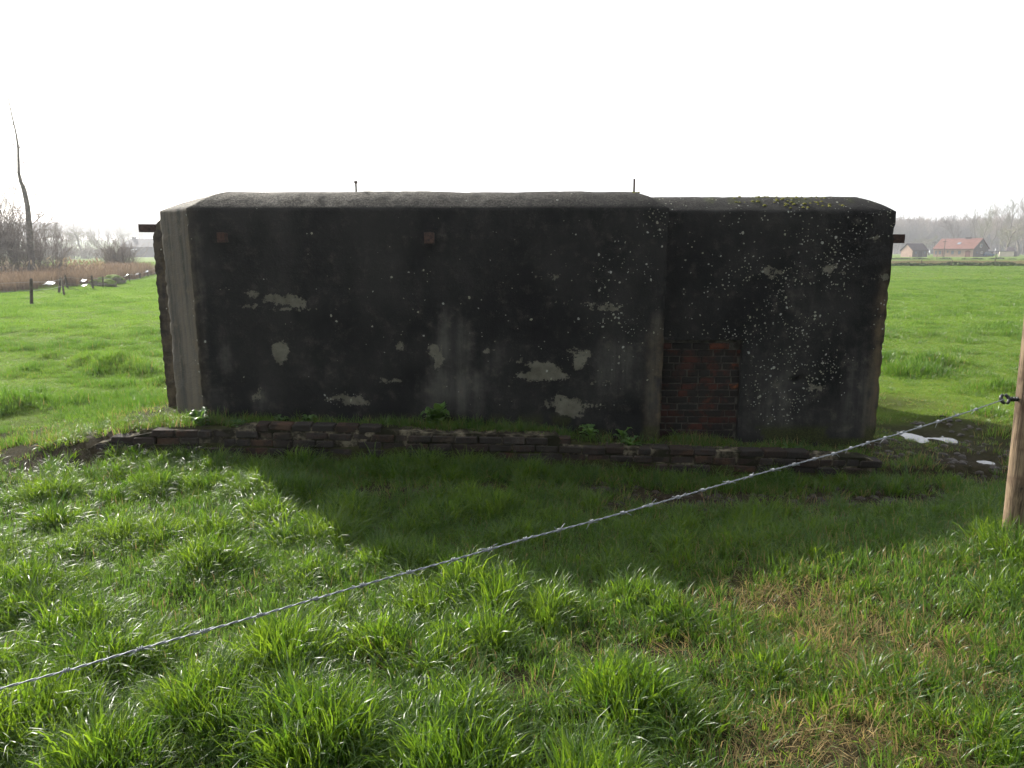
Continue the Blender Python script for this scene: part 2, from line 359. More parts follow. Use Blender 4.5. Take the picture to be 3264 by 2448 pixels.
bunker = empty('concrete_bunker', (0, FY, .2))
tag(bunker, 'low blackened concrete bunker with a bricked-up doorway standing in the pasture', 'bunker')
bunker.location = (0, 0, 0)
FL, FR_, FE = -2.94, 1.42, (-3.43, 7.10)
polyL = [(FL, FY), (FR_, FY), (FR_, 10.2), (-3.43, 10.2), FE]
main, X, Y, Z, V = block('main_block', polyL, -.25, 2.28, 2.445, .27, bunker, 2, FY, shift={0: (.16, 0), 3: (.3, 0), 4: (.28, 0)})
me = main.data
fr = (np.abs(Y - FY) < .05) & (Z < 2.29)
facet = (X < FL + .0) & (Y > FY + .005) & (Z < 2.29)
fattr(me, 'patch', np.where(fr, ell(X, Z, PATCH, FY), -1))
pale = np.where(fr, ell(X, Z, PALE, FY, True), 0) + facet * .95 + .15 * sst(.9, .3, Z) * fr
fattr(me, 'pale', pale)
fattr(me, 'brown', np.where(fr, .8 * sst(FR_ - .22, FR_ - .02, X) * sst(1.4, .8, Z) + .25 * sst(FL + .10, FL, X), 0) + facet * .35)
fattr(me, 'top', (Z > 2.285) * np.interp(X, [-3.4, -1.5, .5, 1.4], [1.0, .8, .38, .2]))
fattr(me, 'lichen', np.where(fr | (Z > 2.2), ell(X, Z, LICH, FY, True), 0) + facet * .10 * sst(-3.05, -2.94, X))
fattr(me, 'moss', np.clip(sst(.40, .30, Z) * .6 * (vn3(X*6, Y*6, Z*6, 3) > .55), 0, 1))

DOOR = (1.36, 2.225, .04, 1.055)
polyR = [(.85, RY), (3.585, RY), (3.585, 10.0), (.85, 10.0)]
ann, X, Y, Z, V = block('annex_block', polyR, -.3, 2.262, 2.412, .27, bunker, 8, RY, DOOR)
me = ann.data; fr = (np.abs(Y - RY) < .05) & (Z < 2.27)
hole = P(2540, 1213, RY)
dent = np.exp(-((X - hole.x) / .05)**2 - ((Z - hole.z) / .03)**2) * fr
V[:, 1] += dent * .09; me.vertices.foreach_set('co', V.ravel())
fattr(me, 'patch', np.where(fr, ell(X, Z, PATCH_R, RY), -1))
fattr(me, 'pale', np.where(fr, ell(X, Z, PALE_R, RY, True), 0) + .2 * sst(.8, .2, Z) * fr - .6 * np.exp(-((X - hole.x) / .09)**2 - ((Z - hole.z + .12) / .2)**2))
fattr(me, 'brown', np.where(fr, sst(3.42, 3.56, X) * sst(1.9, 1.2, Z), 0))
fattr(me, 'top', (Z > 2.267) * np.interp(X, [1.3, 3.6], [.18, .10]))
fattr(me, 'lichen', np.where(fr, ell(X, Z, LICH_R, RY, True), (Z > 2.26) * .2))
fattr(me, 'moss', np.clip(sst(.24, .15, Z) * .8 * (vn3(X*7, Y*7, Z*7, 3) > .45), 0, 1) + (Z > 2.35) * .5 * (vn3(X*9, Y*9, 0, 5) > .55))

# bricked-up doorway
def m_brick(name, soot):
    m = M_(name); p = m.wpos(); oc = m.n('ObjectInfo').outputs['Color']; rn = m.n('ObjectInfo').outputs['Random']
    n1 = m.noise(p, 30, 4, .6); n2 = m.noise(p, 5.5, 4, .65); n3 = m.noise(p, 90, 2)
    c = m.mix(m.ramp(n1, .3, .7), oc, m.mix(.5, oc, (.05, .02, .012)))
    c = m.mix(m.ramp(n3, .5, .75), c, m.mix(.6, c, (.02, .015, .012)))
    c = m.mix(m.math('MULTIPLY', m.ramp(m.math('ADD', n2, m.math('MULTIPLY', rn, .12)), .44, .58), soot), c, (.014, .013, .011))
    return m.done(m.bsdf(c, .88, .25, m.bump(m.math('ADD', n1, n3), .006)))
MBR, MST = m_brick('sooty_red_brick', .97), m_brick('dark_wall_stone', .75)
def brick_mesh(name, l, h, d, seed, mat, bev):
    rg = random.Random(seed); bm = bmesh.new(); bmesh.ops.create_cube(bm, size=1)
    for v in bm.verts: v.co = Vector((v.co.x*l, v.co.y*d, v.co.z*h)) + Vector([rg.uniform(-1, 1) * .0035 for _ in range(3)])
    bmesh.ops.bevel(bm, geom=bm.edges[:], offset=bev, segments=1, affect='EDGES')
    for v in bm.verts: v.co += Vector([rg.uniform(-1, 1) * .0015 for _ in range(3)])
    me = bpy.data.meshes.new(name); bm.to_mesh(me); bm.free(); me.materials.append(mat); return me
infill = MB().box(DOOR[0], RY + .062, DOOR[2] - .1, DOOR[1] + .01, RY + .35, DOOR[3] + .005)
inf = infill.build('brick_infill', simple('old_lime_mortar', (.060, .056, .046), .95, .1, .5, 18, .006), bunker)
jamb = MB().box(DOOR[1], RY + .002, DOOR[2] - .1, DOOR[1] + .03, RY + .3, DOOR[3] + .02).box(DOOR[0], RY + .002, DOOR[3], DOOR[1], RY + .3, DOOR[3] + .03)
jb = jamb.build('door_reveal', MC, bunker); fattr(jb.data, 'pale', [.4] * len(jb.data.vertices)); fattr(jb.data, 'patch', [-1.0] * len(jb.data.vertices))
rg = random.Random(5)
bmv = {}
for l in (.10, .15, .19): bmv[l] = [brick_mesh('brick', l, .056, .1, s, MBR, .004) for s in range(3)]
zc = DOOR[2] - .02; row = 0
while zc < DOOR[3] - .05:
    x = DOOR[0] + .002 - (.07 if row % 2 else 0) - rg.uniform(0, .03)
    while x < DOOR[1] - .02:
        l = rg.choice([.19, .19, .19, .15, .10]); xe = x + l
        if xe > DOOR[1] - .003: l = .10 if DOOR[1] - x < .16 else .15; xe = min(x + l, DOOR[1] + .02)
        if x > DOOR[0] - .05 and not (zc > DOOR[3] - .11 and x > DOOR[1] - .13):
            o = bpy.data.objects.new('brick', rg.choice(bmv[l])); link(o, inf)
            o.location = (x + l/2, RY + .058 + rg.uniform(-.005, .006) + .045, zc + .03 + rg.uniform(-.002, .002)); o.rotation_euler = (0, rg.uniform(-.012, .012), rg.uniform(-.02, .02))
            w = rg.random(); right = (x - DOOR[0]) / (DOOR[1] - DOOR[0])
            cols = [(.070, .023, .015), (.115, .036, .018), (.048, .018, .013), (.022, .014, .012), (.23, .075, .026)]; low = max(0, 1 - (zc - DOOR[2]) / .35)
            c = cols[rg.choices(range(5), [3, 1.8*right+.2, 3.2, 3.6*(1-right)+.6 + 3*low, .6*right])[0]]
            o.color = (*c, 1)
        x = xe + .011
    zc += .0672; row += 1

# steel stubs and rods
m = M_('rusty_steel'); p = m.wpos(); n1 = m.noise(p, 40, 4, .65)
RUST = m.done(m.bsdf(m.mix(m.ramp(n1, .35, .65), (.030, .018, .014), (.075, .040, .028)), .8, .3, m.bump(n1, .004)))
def stub(lo, hi, axis, sgn):
    b = MB(); x0, y0, z0 = lo; x1, y1, z1 = hi; t = .014
    if axis == 'x':                          # an I-beam end pointing along x
        b.box(x0, y0, z1 - t, x1, y1, z1).box(x0, y0, z0, x1, y1, z0 + t).box(x0, y0, z0 + t, x1, y0 + t, z1 - t).box(x0, y1 - t, z0 + t, x1, y1, z1 - t)
        b.box(x0 + (.01 if sgn < 0 else 0), y0 + t, z0 + t, x1 - (.01 if sgn > 0 else 0), y1 - t, z1 - t)
    else:
        b.box(x0, y0 + .006, z0, x1, y1, z1).box(x0 - .003, y0, z0 - .003, x1 + .003, y0 + .008, z1 + .003)
    return b.build('steel_beam_stub', RUST, bunker, bevel=.003)
a = P(446, 715, 7.7); c = P(500, 740, 7.7); stub((a.x, 7.66, c.z), (c.x + .2, 7.78, a.z), 'x', -1)
a = P(2884, 747, 7.05); c = P(2858, 775, 7.05); stub((c.x - .15, 7.0, c.z), (a.x - .02, 7.1, a.z), 'x', 1)
for q in ((693, 742, 718, 772), (1353, 742, 1383, 775)):
    a = P(q[0], q[1], FY - .07); c = P(q[2], q[3], FY - .07)
    s_ = stub((a.x, FY - .085, c.z), (c.x, FY + .1, a.z), 'y', -1)
    if q[0] > 1000:
        for zz in (.3, .72):
            xm = a.x + (c.x - a.x) * .42
            MB().tube([(xm, FY - .088, c.z + (a.z - c.z) * zz), (xm, FY - .080, c.z + (a.z - c.z) * zz)], .006, 6).build('bolt', simple('dark_bolt', (.012, .010, .010), .7), s_)
a = P(1134, 577, 6.98); rod = MB().tube([(a.x, 6.98, 2.40), (a.x, 6.98, a.z - .02)], .009, 8).tube([(a.x, 6.98, a.z - .022), (a.x, 6.98, a.z)], .017, 8)
rod.build('anchor_bolt', RUST, bunker)
a = P(2022, 570, 6.98); MB().box(a.x - .0085, 6.97, 2.40, a.x + .0085, 6.99, a.z).build('iron_bar', RUST, bunker, bevel=.002)

# ragged outer skin at the left flank
zs = np.linspace(-.1, 2.25, 150); ys = np.linspace(7.44, 10.1, 30)
ZZ, YY = np.meshgrid(zs, ys, indexing='ij')
prof = np.interp(zs, [-.1, .25, .5, 1.6, 2.05, 2.12, 2.18, 2.25], [.0, .0, .0, 0, .0, .03, .06, .13])
XX = -3.69 + prof[:, None] + .008 * fb(ZZ*5, YY*5, 0, 61, 2) + .016 * fb(ZZ*23, YY*23, 0, 63, 3)
Vv = np.stack([XX, YY, ZZ], -1).reshape(-1, 3); nz, ny = ZZ.shape
ff = [(i*ny+j, (i+1)*ny+j, (i+1)*ny+j+1, i*ny+j+1) for i in range(nz-1) for j in range(ny-1)]
Vb = Vv.copy(); Vb[:, 0] = -3.40; off = len(Vv)
ff += [(i*ny, off+i*ny, off+(i+1)*ny, (i+1)*ny) for i in range(nz-1)] + [((nz-1)*ny+j, off+(nz-1)*ny+j, off+(nz-1)*ny+j+1, (nz-1)*ny+j+1) for j in range(ny-1)]
Va = np.concatenate([Vv, Vb]); Va[:, 1] += .012 * fb(Va[:, 0]*9, Va[:, 2]*9, 0, 77, 3)
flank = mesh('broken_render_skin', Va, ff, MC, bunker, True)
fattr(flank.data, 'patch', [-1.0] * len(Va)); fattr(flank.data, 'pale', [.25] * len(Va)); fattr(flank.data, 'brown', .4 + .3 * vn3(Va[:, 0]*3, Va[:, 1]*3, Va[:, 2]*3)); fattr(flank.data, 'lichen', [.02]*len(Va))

# ---------------------------------------------------------------- low stone wall in front of the bunker
WY = 6.25
TOPX = [-3.95, -3.872, -3.45, -3.107, -2.787, -2.5, -2.37, -1.228, -.632, .456, .462, 1.338, 2.483, 3.231, 3.4]
TOPZ = [.05, .18, .27, .325, .312, .33, .365, .33, .292, .265, .177, .139, .1, .062, .0]
wall = empty('low_stone_wall', (0, WY, 0)); wall.location = (0, 0, 0)
tag(wall, 'low crumbling wall of dark stone blocks along the front of the bunker', 'wall')
core = MB()
xs = np.linspace(-3.9, 3.35, 60)
tz = np.interp(xs, TOPX, TOPZ) - .022 + .008 * fb(xs * 5, 0, 0, 9)
V = []; Fc = []
for x, t in zip(xs, tz): V += [(x, WY + .011, -.35), (x, WY + .011, t), (x, WY + .16, t + .01), (x, WY + .16, -.35)]
for i in range(len(xs) - 1):
    for j in range(3): a = i*4 + j; Fc.append((a, a+4, a+5, a+1))
Fc += [(0, 1, 2, 3), (len(V)-4, len(V)-1, len(V)-2, len(V)-3)]
mort = M_('wall_mortar'); p = mort.wpos(); n1 = mort.noise(p, 14, 5, .65); n2 = mort.noise(p, 4, 3)
cc = mort.mix(mort.ramp(n1, .4, .65), (.018, .015, .010), (.19, .165, .115)); cc = mort.mix(mort.ramp(n2, .45, .6), cc, (.016, .016, .008))
MORT = mort.done(mort.bsdf(cc, .95, .1, mort.bump(n1, .01)))
wc = mesh('mortar_core', V, Fc, MORT, wall)
rg = random.Random(11); sm = {}
for l in (.11, .16, .20): sm[l] = [brick_mesh('stone_block', l, .066, .13, 30 + s, MST, .008) for s in range(4)]
for row in range(8):
    x = -3.88 + (.09 if row % 2 else 0) + rg.uniform(-.02, .02)
    while x < 3.2:
        l = rg.choice([.20, .20, .16, .20, .11]); xc = x + l/2
        zc = .345 - .022 * (xc + 3.0) - row * .0745
        top = float(np.interp(xc, TOPX, TOPZ)); gz = float(H(xc, WY - .12))
        if zc + .02 < top and zc + .03 > gz - .14 and rg.random() > .06:
            o = bpy.data.objects.new('stone_block', rg.choice(sm[l])); link(o, wall)
            o.location = (xc, WY + .065 + rg.uniform(-.02, .015), zc + rg.uniform(-.004, .004)); o.scale = (1, 1, rg.uniform(.86, 1.04)); o.rotation_euler = (rg.uniform(-.04, .04), rg.uniform(-.02, .02) + .022, rg.uniform(-.04, .04))
            c = rg.choice([(.042, .037, .029), (.060, .049, .034), (.036, .033, .028), (.066, .038, .022), (.050, .045, .038)])
            o.color = (*c, 1)
        x += l + .013

# ---------------------------------------------------------------- puddles
m = M_('puddle_water'); p = m.wpos()
WAT = m.done(m.bsdf((.03, .027, .02), .04, .6, m.bump(m.noise(p, 18, 2), .0012)))
for q, r, lab in zip(PUD, (.85, .42), ('shining puddle in the trodden mud at the right end of the bunker', 'tiny puddle glinting in the mud near the wooden fence post')):
    n = 40; aa = np.linspace(0, 2*math.pi, n); z = -.1105
    V = [(q.x, q.y, z)] + [(q.x + math.cos(a) * r * (.8 + .3 * math.sin(a*3+1)), q.y + math.sin(a) * r * 1.25, z) for a in np.linspace(0, 2*math.pi, n, endpoint=False)]
    tag(mesh('puddle', V, [(0, i+1, (i+1) % n + 1) for i in range(n)], WAT), lab, kind='structure')

# ---------------------------------------------------------------- grass
def m_blade(name, cols, trans, rough=.38, spec=.5, straw=(.30, .22, .09), tw=.5):
    m = M_(name); tint = m.attr('tint', 'INSTANCER'); dr = m.attr('strawy', 'INSTANCER')
    bv = m.attr('bv'); h = m.attr('hh')
    k = m.math('ADD', m.math('MULTIPLY', tint, .75), m.math('MULTIPLY', bv, .25))
    c = m.mix(k, cols[0], cols[1])
    base = m.mix(m.ramp(h, 0, .35), (.040, .050, .016), c)  # blade foot darkened in the colour so the tips look lit
    isst = m.math('LESS_THAN', bv, dr)
    c = m.mix(isst, base, straw)
    tc = m.mix(isst, m.mix(k, trans[0], trans[1]), tuple(q * 1.1 for q in straw))
    b = m.bsdf(c, m.math('ADD', m.math('MULTIPLY', isst, .35), rough), spec)
    t = m.n('BsdfTranslucent', {0: tc}).outputs[0]
    return m.done(m.n('MixShader', {0: tw, 1: b, 2: t}).outputs[0])
GRASS = m_blade('grass_blade', ((.022, .064, .011), (.082, .142, .014)), ((.060, .165, .010), (.275, .405, .022)), .38, .45, tw=.52)
PAST = m_blade('pasture_blade', ((.030, .074, .012), (.085, .148, .022)), ((.085, .195, .018), (.25, .40, .045)), .36, .5)
def tuft(name, nb, rad, L, w, mat, seed, segs=4, bend=.6, lay=0.0):
    rg = np.random.default_rng(seed); V = []; F_ = []; bv = []; hh = []
    for i in range(nb):
        a = rg.uniform(0, 2*math.pi); r = rad * math.sqrt(rg.random()); rx, ry = r*math.cos(a), r*math.sin(a)
        da = a + rg.normal(0, 1.1); l = L * rg.uniform(.45, 1.0); ww = w * rg.uniform(.7, 1.2)
        lean = abs(rg.normal(.22, .22)) + lay; bd = abs(rg.normal(bend, .4)); face = da + math.pi/2 + rg.normal(0, .5)
        fx, fy = math.cos(face) * ww / 2, math.sin(face) * ww / 2
        x, y, z = rx, ry, -.01; n0 = len(V); val = rg.random()
        for s in range(segs + 1):
            t = s / segs; th = min(lean + bd * t * t * 1.6, 2.1)
            k = (1 - t**1.8) * (.65 + .7 * min(t * 3, .5))
            if s < segs: V += [(x - fx*k, y - fy*k, z), (x + fx*k, y + fy*k, z)]; bv += [val, val]; hh += [t, t]
            else: V.append((x, y, z)); bv.append(val); hh.append(t)
            d = l / segs; x += math.cos(da) * math.sin(th) * d; y += math.sin(da) * math.sin(th) * d; z += math.cos(th) * d
        for s in range(segs - 1): q = n0 + 2*s; F_.append((q, q+1, q+3, q+2))
        q = n0 + 2*(segs-1); F_.append((q, q+1, q+2))
    o = mesh(name, V, F_, mat, smooth=True, lnk=False)
    fattr(o.data, 'bv', bv); fattr(o.data, 'hh', hh); return o
def coll(name, objs):
    c = bpy.data.collections.new(name)
    for o in objs: c.objects.link(o)
    return c
def scatter(name, co_, pts, rot, scl, pick, tint, straw, label, mat, kind='stuff'):
    n = len(pts); me = bpy.data.meshes.new(name); me.vertices.add(n); me.vertices.foreach_set('co', np.asarray(pts, np.float32).ravel())
    a = me.attributes.new('rot', 'FLOAT_VECTOR', 'POINT'); a.data.foreach_set('vector', np.asarray(rot, np.float32).ravel())
    a = me.attributes.new('scl', 'FLOAT_VECTOR', 'POINT'); a.data.foreach_set('vector', np.asarray(scl, np.float32).ravel())
    a = me.attributes.new('pick', 'INT', 'POINT'); a.data.foreach_set('value', np.asarray(pick, np.int32))
    fattr(me, 'tint', tint); fattr(me, 'strawy', straw); me.materials.append(mat)
    o = link(bpy.data.objects.new(name, me)); tag(o, label, kind=kind)
    g = bpy.data.node_groups.new(name, 'GeometryNodeTree')
    g.interface.new_socket('Geometry', in_out='INPUT', socket_type='NodeSocketGeometry'); g.interface.new_socket('Geometry', in_out='OUTPUT', socket_type='NodeSocketGeometry')
    gi = g.nodes.new('NodeGroupInput'); go = g.nodes.new('NodeGroupOutput'); ip = g.nodes.new('GeometryNodeInstanceOnPoints')
    ci = g.nodes.new('GeometryNodeCollectionInfo'); ci.inputs[0].default_value = co_; ci.inputs['Separate Children'].default_value = True; ci.inputs['Reset Children'].default_value = True
    def na(nm, ty): q = g.nodes.new('GeometryNodeInputNamedAttribute'); q.data_type = ty; q.inputs[0].default_value = nm; return q.outputs[0]
    L = g.links.new
    L(gi.outputs[0], ip.inputs['Points']); L(ci.outputs[0], ip.inputs['Instance']); ip.inputs['Pick Instance'].default_value = True
    L(na('pick', 'INT'), ip.inputs['Instance Index']); L(na('rot', 'FLOAT_VECTOR'), ip.inputs['Rotation']); L(na('scl', 'FLOAT_VECTOR'), ip.inputs['Scale'])
    L(ip.outputs[0], go.inputs[0])
    md = o.modifiers.new('scatter', 'NODES'); md.node_group = g
    return o

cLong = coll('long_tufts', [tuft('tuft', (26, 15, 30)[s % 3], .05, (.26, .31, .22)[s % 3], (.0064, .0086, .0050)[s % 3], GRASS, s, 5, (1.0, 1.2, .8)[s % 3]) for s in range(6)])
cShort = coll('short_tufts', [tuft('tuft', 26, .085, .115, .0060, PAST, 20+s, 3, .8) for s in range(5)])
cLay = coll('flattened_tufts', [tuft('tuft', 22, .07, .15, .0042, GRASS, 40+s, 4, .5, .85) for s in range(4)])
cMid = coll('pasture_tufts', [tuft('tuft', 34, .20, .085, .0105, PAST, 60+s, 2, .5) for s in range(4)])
cFar = coll('far_pasture_tufts', [tuft('tuft', 46, .55, .10, .03, PAST, 80+s, 2, .5) for s in range(4)])
rng = np.random.default_rng(7)
def spread(n, y0, y1, k=.86, xmin=None):
    y = np.sqrt(rng.uniform(y0*y0, y1*y1, n)); x = rng.uniform(-1, 1, n) * (k * y + .5)
    return x, y
def outside(x, y):
    inb = ((x > -3.72) & (x < 1.46) & (y > 6.57) & (y < 10.3)) | ((x > 1.3) & (x < 3.62) & (y > 6.76) & (y < 10.1))
    inb &= ~((x < -2.94) & (y - 6.6 < -(x + 2.94) - .06) & (x > -3.5))
    inw = (x > -3.9) & (x < 3.3) & (y > WY - .03) & (y < WY + .13)
    pud = np.zeros(x.shape, bool)
    for q, r in zip(PUD, (.34, .16)): pud |= ((x-q.x)/r)**2 + ((y-q.y)/(r*1.3))**2 < 1
    return ~(inb | inw | pud)
def lay(name, co_, ncol, x, y, s, tint, straw, label, mat, tilt=.12, fan=None):
    n = len(x); z = H(x, y)
    rot = np.stack([rng.normal(0, tilt, n), rng.normal(0, tilt, n), rng.uniform(0, 6.283, n)], -1)
    if fan is not None: rot[:, 1] += fan[1]; rot[:, 2] = fan[0] + rng.normal(0, .5, n) + np.where(fan[1] < .08, rng.uniform(0, 6.283, n), 0)
    s = np.asarray(s); wv = rng.uniform(.85, 1.2, n)
    return scatter(name, co_, np.stack([x, y, z], -1), rot, np.stack([s**.5 * wv, s**.5 * wv, s], -1), rng.integers(0, ncol, n), tint, straw, label, mat)

# long grass between the fence and the wall
x, y = spread(23000, 1.45, 6.4)
b = bare(x, y); d = dry(x, y)
tus = fb(x * 1.15, y * 1.15, 0, 51, 3); fine = fb(x * 4.2, y * 4.2, 0, 57, 2)
right = sst(.3, 1.5, x) * sst(4.9, 4.0, y)
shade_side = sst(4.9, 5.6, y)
keep = outside(x, y) & (rng.random(len(x)) > np.clip(b * 1.25, 0, .985)) & (rng.random(len(x)) > right * .35) & (y < 6.4)
# tussocks: clumps whose blades fan outwards, low turf between them
tc = [(*rng.uniform((-.86*yy - .3, 0), (.86*yy + .3, 0))[:1], yy, rng.uniform(.13, .26), rng.uniform(.35, 1.1)) for yy in np.sqrt(rng.uniform(1.5**2, 6.2**2, 210))]
tc = [(cx, cy, r_, a_ * (1 - .4 * float(sst(.3, 1.5, cx) * sst(4.9, 4.0, cy))) * float(np.interp(cy, [2, 3.6, 4.6, 6.2], [1.15, 1.0, .88, .8]))) for cx, cy, r_, a_ in tc]
for px, py, r_, a_ in [(1490, 1900, .17, 1.1), (1760, 1980, .18, .9), (2080, 1950, .17, .85), (900, 2130, .24, 1.2), (1250, 2090, .22, 1.0), (650, 2280, .22, 1.0), (1000, 2390, .24, 1.3), (3230, 1770, .24, 1.3), (3170, 1745, .2, 1.0), (3262, 1720, .2, 1.0), (2700, 1900, .22, .7), (2500, 2150, .22, .75), (2850, 2200, .24, .7), (3100, 2100, .24, .7), (2750, 2380, .24, .8), (3150, 2350, .24, .8), (2250, 2350, .22, .8), (1350, 1500, .25, .9), (3080, 1800, .2, .6),
                       (450, 1480, .22, .6), (2480, 1545, .16, .7), (300, 2150, .22, 1.1), (1700, 1560, .2, .6), (1500, 1620, .22, .7), (900, 1580, .22, .7), (2000, 1700, .2, .6), (2600, 1700, .18, .5), (100, 2330, .25, 1.1), (1450, 2330, .2, .9), (3000, 1650, .2, .5)]:
    g = G(px, py, .05)
    for _ in range(4): g = G(px, py, float(H(g.x, g.y)))
    tc.append((g.x, g.y, r_, a_))
tc = np.array(tc); best = np.zeros(len(x)); vx = np.zeros(len(x)); vy = np.zeros(len(x)); rr_ = np.ones(len(x))
for cx, cy, r_, a_ in tc:
    q = a_ * np.exp(-1.1 * (((x - cx)**2 + (y - cy)**2) / r_**2)); up_ = q > best
    best[up_] = q[up_]; vx[up_] = (x - cx)[up_]; vy[up_] = (y - cy)[up_]; rr_[up_] = r_
hs = (.26 + .10 * fine + .98 * best) * (1 - .25 * b)
hs = np.clip(hs * (1 - .25 * right), .16, 1.7)
keep &= rng.random(len(x)) < np.clip(np.interp(y, [4.0, 4.6], [.38, .22]) + .9 * best, 0, 1)
tdir = np.arctan2(vy, vx); ttilt = .55 * np.clip(np.hypot(vx, vy) / rr_, 0, 1.2) * np.clip(best * 2, 0, 1)
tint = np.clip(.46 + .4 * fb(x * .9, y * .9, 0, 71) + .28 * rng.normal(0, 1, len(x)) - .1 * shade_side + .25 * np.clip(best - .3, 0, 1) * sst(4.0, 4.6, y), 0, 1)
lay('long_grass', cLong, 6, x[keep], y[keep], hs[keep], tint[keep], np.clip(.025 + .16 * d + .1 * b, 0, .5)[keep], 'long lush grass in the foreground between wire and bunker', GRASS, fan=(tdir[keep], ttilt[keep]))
# short sward under it, tint lowered to paint shaded gaps between tufts
x, y = spread(10500, 1.4, 6.6); b = bare(x, y); d = dry(x, y)
keep = outside(x, y) & (rng.random(len(x)) > np.clip(b * 1.15, 0, .93)) & (rng.random(len(x)) < np.interp(y, [4.2, 4.8], [1, .6]))
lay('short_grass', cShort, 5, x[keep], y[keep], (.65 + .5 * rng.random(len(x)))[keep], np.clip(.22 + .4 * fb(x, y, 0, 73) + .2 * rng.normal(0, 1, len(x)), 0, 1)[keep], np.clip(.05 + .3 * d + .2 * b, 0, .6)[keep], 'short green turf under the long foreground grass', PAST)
# flattened, strawy grass on the verge at right
x, y = spread(9000, 1.4, 5.2); b = bare(x, y); d = dry(x, y)
keep = outside(x, y) & (rng.random(len(x)) < np.clip(.9 * d + .8 * b * (y < 4.6), 0.02, .95)) & (y < 4.9)
lay('dry_grass', cLay, 4, x[keep], y[keep], (.5 + .5 * rng.random(len(x)))[keep], np.clip(.6 + .25 * rng.normal(0, 1, len(x)), 0, 1)[keep], np.clip(.25 + .5 * d + .45 * b, 0, .9)[keep], 'flattened yellowish grass and straw on the right verge', GRASS, .3)
x = rng.uniform(-4.1, 3.6, 1500); y = rng.uniform(5.75, 6.2, 1500)
keep = outside(x, y) & (rng.random(1500) < np.clip(.55 + .9 * fb(x * 1.3, y * 2, 0, 93), .05, 1) * np.where(x > .5, .45, 1))
lay('wall_foot_grass', cLong, 6, x[keep], y[keep], (.35 + .4 * rng.random(1500) + .25 * np.clip(fb(x * 2, 0 * y, 0, 95), 0, 1))[keep], np.clip(.25 + .25 * rng.normal(0, 1, 1500), 0, 1)[keep], np.full(keep.sum(), .08), 'rough dark grass along the foot of the low stone wall', GRASS, .2)
# grass growing on the bed between wall and bunker
x = rng.uniform(-4.4, 3.4, 1500); y = rng.uniform(6.3, 6.85, 1500)
keep = outside(x, y) & (rng.random(1500) < np.clip(.25 + .75 * fb(x * 1.6, y * 3, 0, 91) + .35 * sst(-2.3, -3.0, x) , 0.03, 1) * np.where(x > 1.4, .5, 1))
lay('ledge_grass', cLong, 6, x[keep], y[keep], (.25 + .35 * rng.random(1500))[keep], np.clip(.4 + .3 * rng.normal(0, 1, 1500), 0, 1)[keep], np.full(keep.sum(), .15), 'thin grass growing on the ledge at the foot of the bunker', GRASS, .25)
# pasture beyond
x, y = spread(44000, 6.2, 18, .9); b = bare(x, y)
tus = fb(x * .8, y * .8, 0, 52, 3)
keep = outside(x, y) & (rng.random(len(x)) > np.clip(b * 1.2, 0, .95)) & ~((np.abs(x) < 3.4) & (y > 10) & (y < 13))
cl = np.clip(fb(x * 2.3, y * 2.3, 0, 58, 2) + .25 * tus, 0, 1)
hs = np.clip(.42 + .35 * tus + 1.9 * cl, .2, 1.9)
for px, py, k_ in [(370, 1175, 1.6), (300, 1160, 1.2), (430, 1185, 1.2), (40, 1290, 1.2), (3020, 1160, 1.3), (2880, 1190, 1.2), (150, 1130, .8), (3150, 1250, .7)]:
    g = G(px, py, 0); hs = hs + k_ * np.exp(-((x-g.x)/.35)**2 - ((y-g.y)/.35)**2)
lay('pasture_grass', cShort, 5, x[keep], y[keep], hs[keep], np.clip(.62 + .35 * fb(x * .5, y * .5, 0, 75) + .22 * rng.normal(0, 1, len(x)) - .75 * cl, 0, 1)[keep], np.clip(.04 + .3 * b, 0, .5)[keep], 'cropped pasture grass around the bunker', PAST)
x, y = spread(64000, 16.5, 48, .86)
keep = (np.abs(x) > .42 * y)
hs = np.clip(.7 + .5 * fb(x * .5, y * .5, 0, 53) + 1.5 * np.clip(fb(x * 1.6, y * 1.6, 0, 55, 2), 0, 1), .25, 2.0)
lay('mid_pasture_grass', cMid, 4, x[keep], y[keep], hs[keep], np.clip(.68 + .4 * fb(x * .2, y * .2, 0, 76) + .2 * rng.normal(0, 1, len(x)) - .8 * np.clip(fb(x * 1.6, y * 1.6, 0, 55, 2), 0, 1), 0, 1)[keep], np.full(keep.sum(), .04), 'cropped pasture grass in the middle distance', PAST)
x, y = spread(42000, 47, 125, .80)
keep = (np.abs(x) > .42 * y)
lay('far_pasture_grass', cFar, 4, x[keep], y[keep], np.clip(.8 + .5 * fb(x * .2, y * .2, 0, 54), .4, 1.3)[keep], np.clip(.65 + .35 * fb(x * .06, y * .06, 0, 77) + .5 * np.minimum(fb(x * .5, y * .5, 0, 78, 2), 0) + .2 * rng.normal(0, 1, len(x)), 0, 1)[keep], np.full(keep.sum(), .03), 'cropped pasture grass far across the field', PAST)

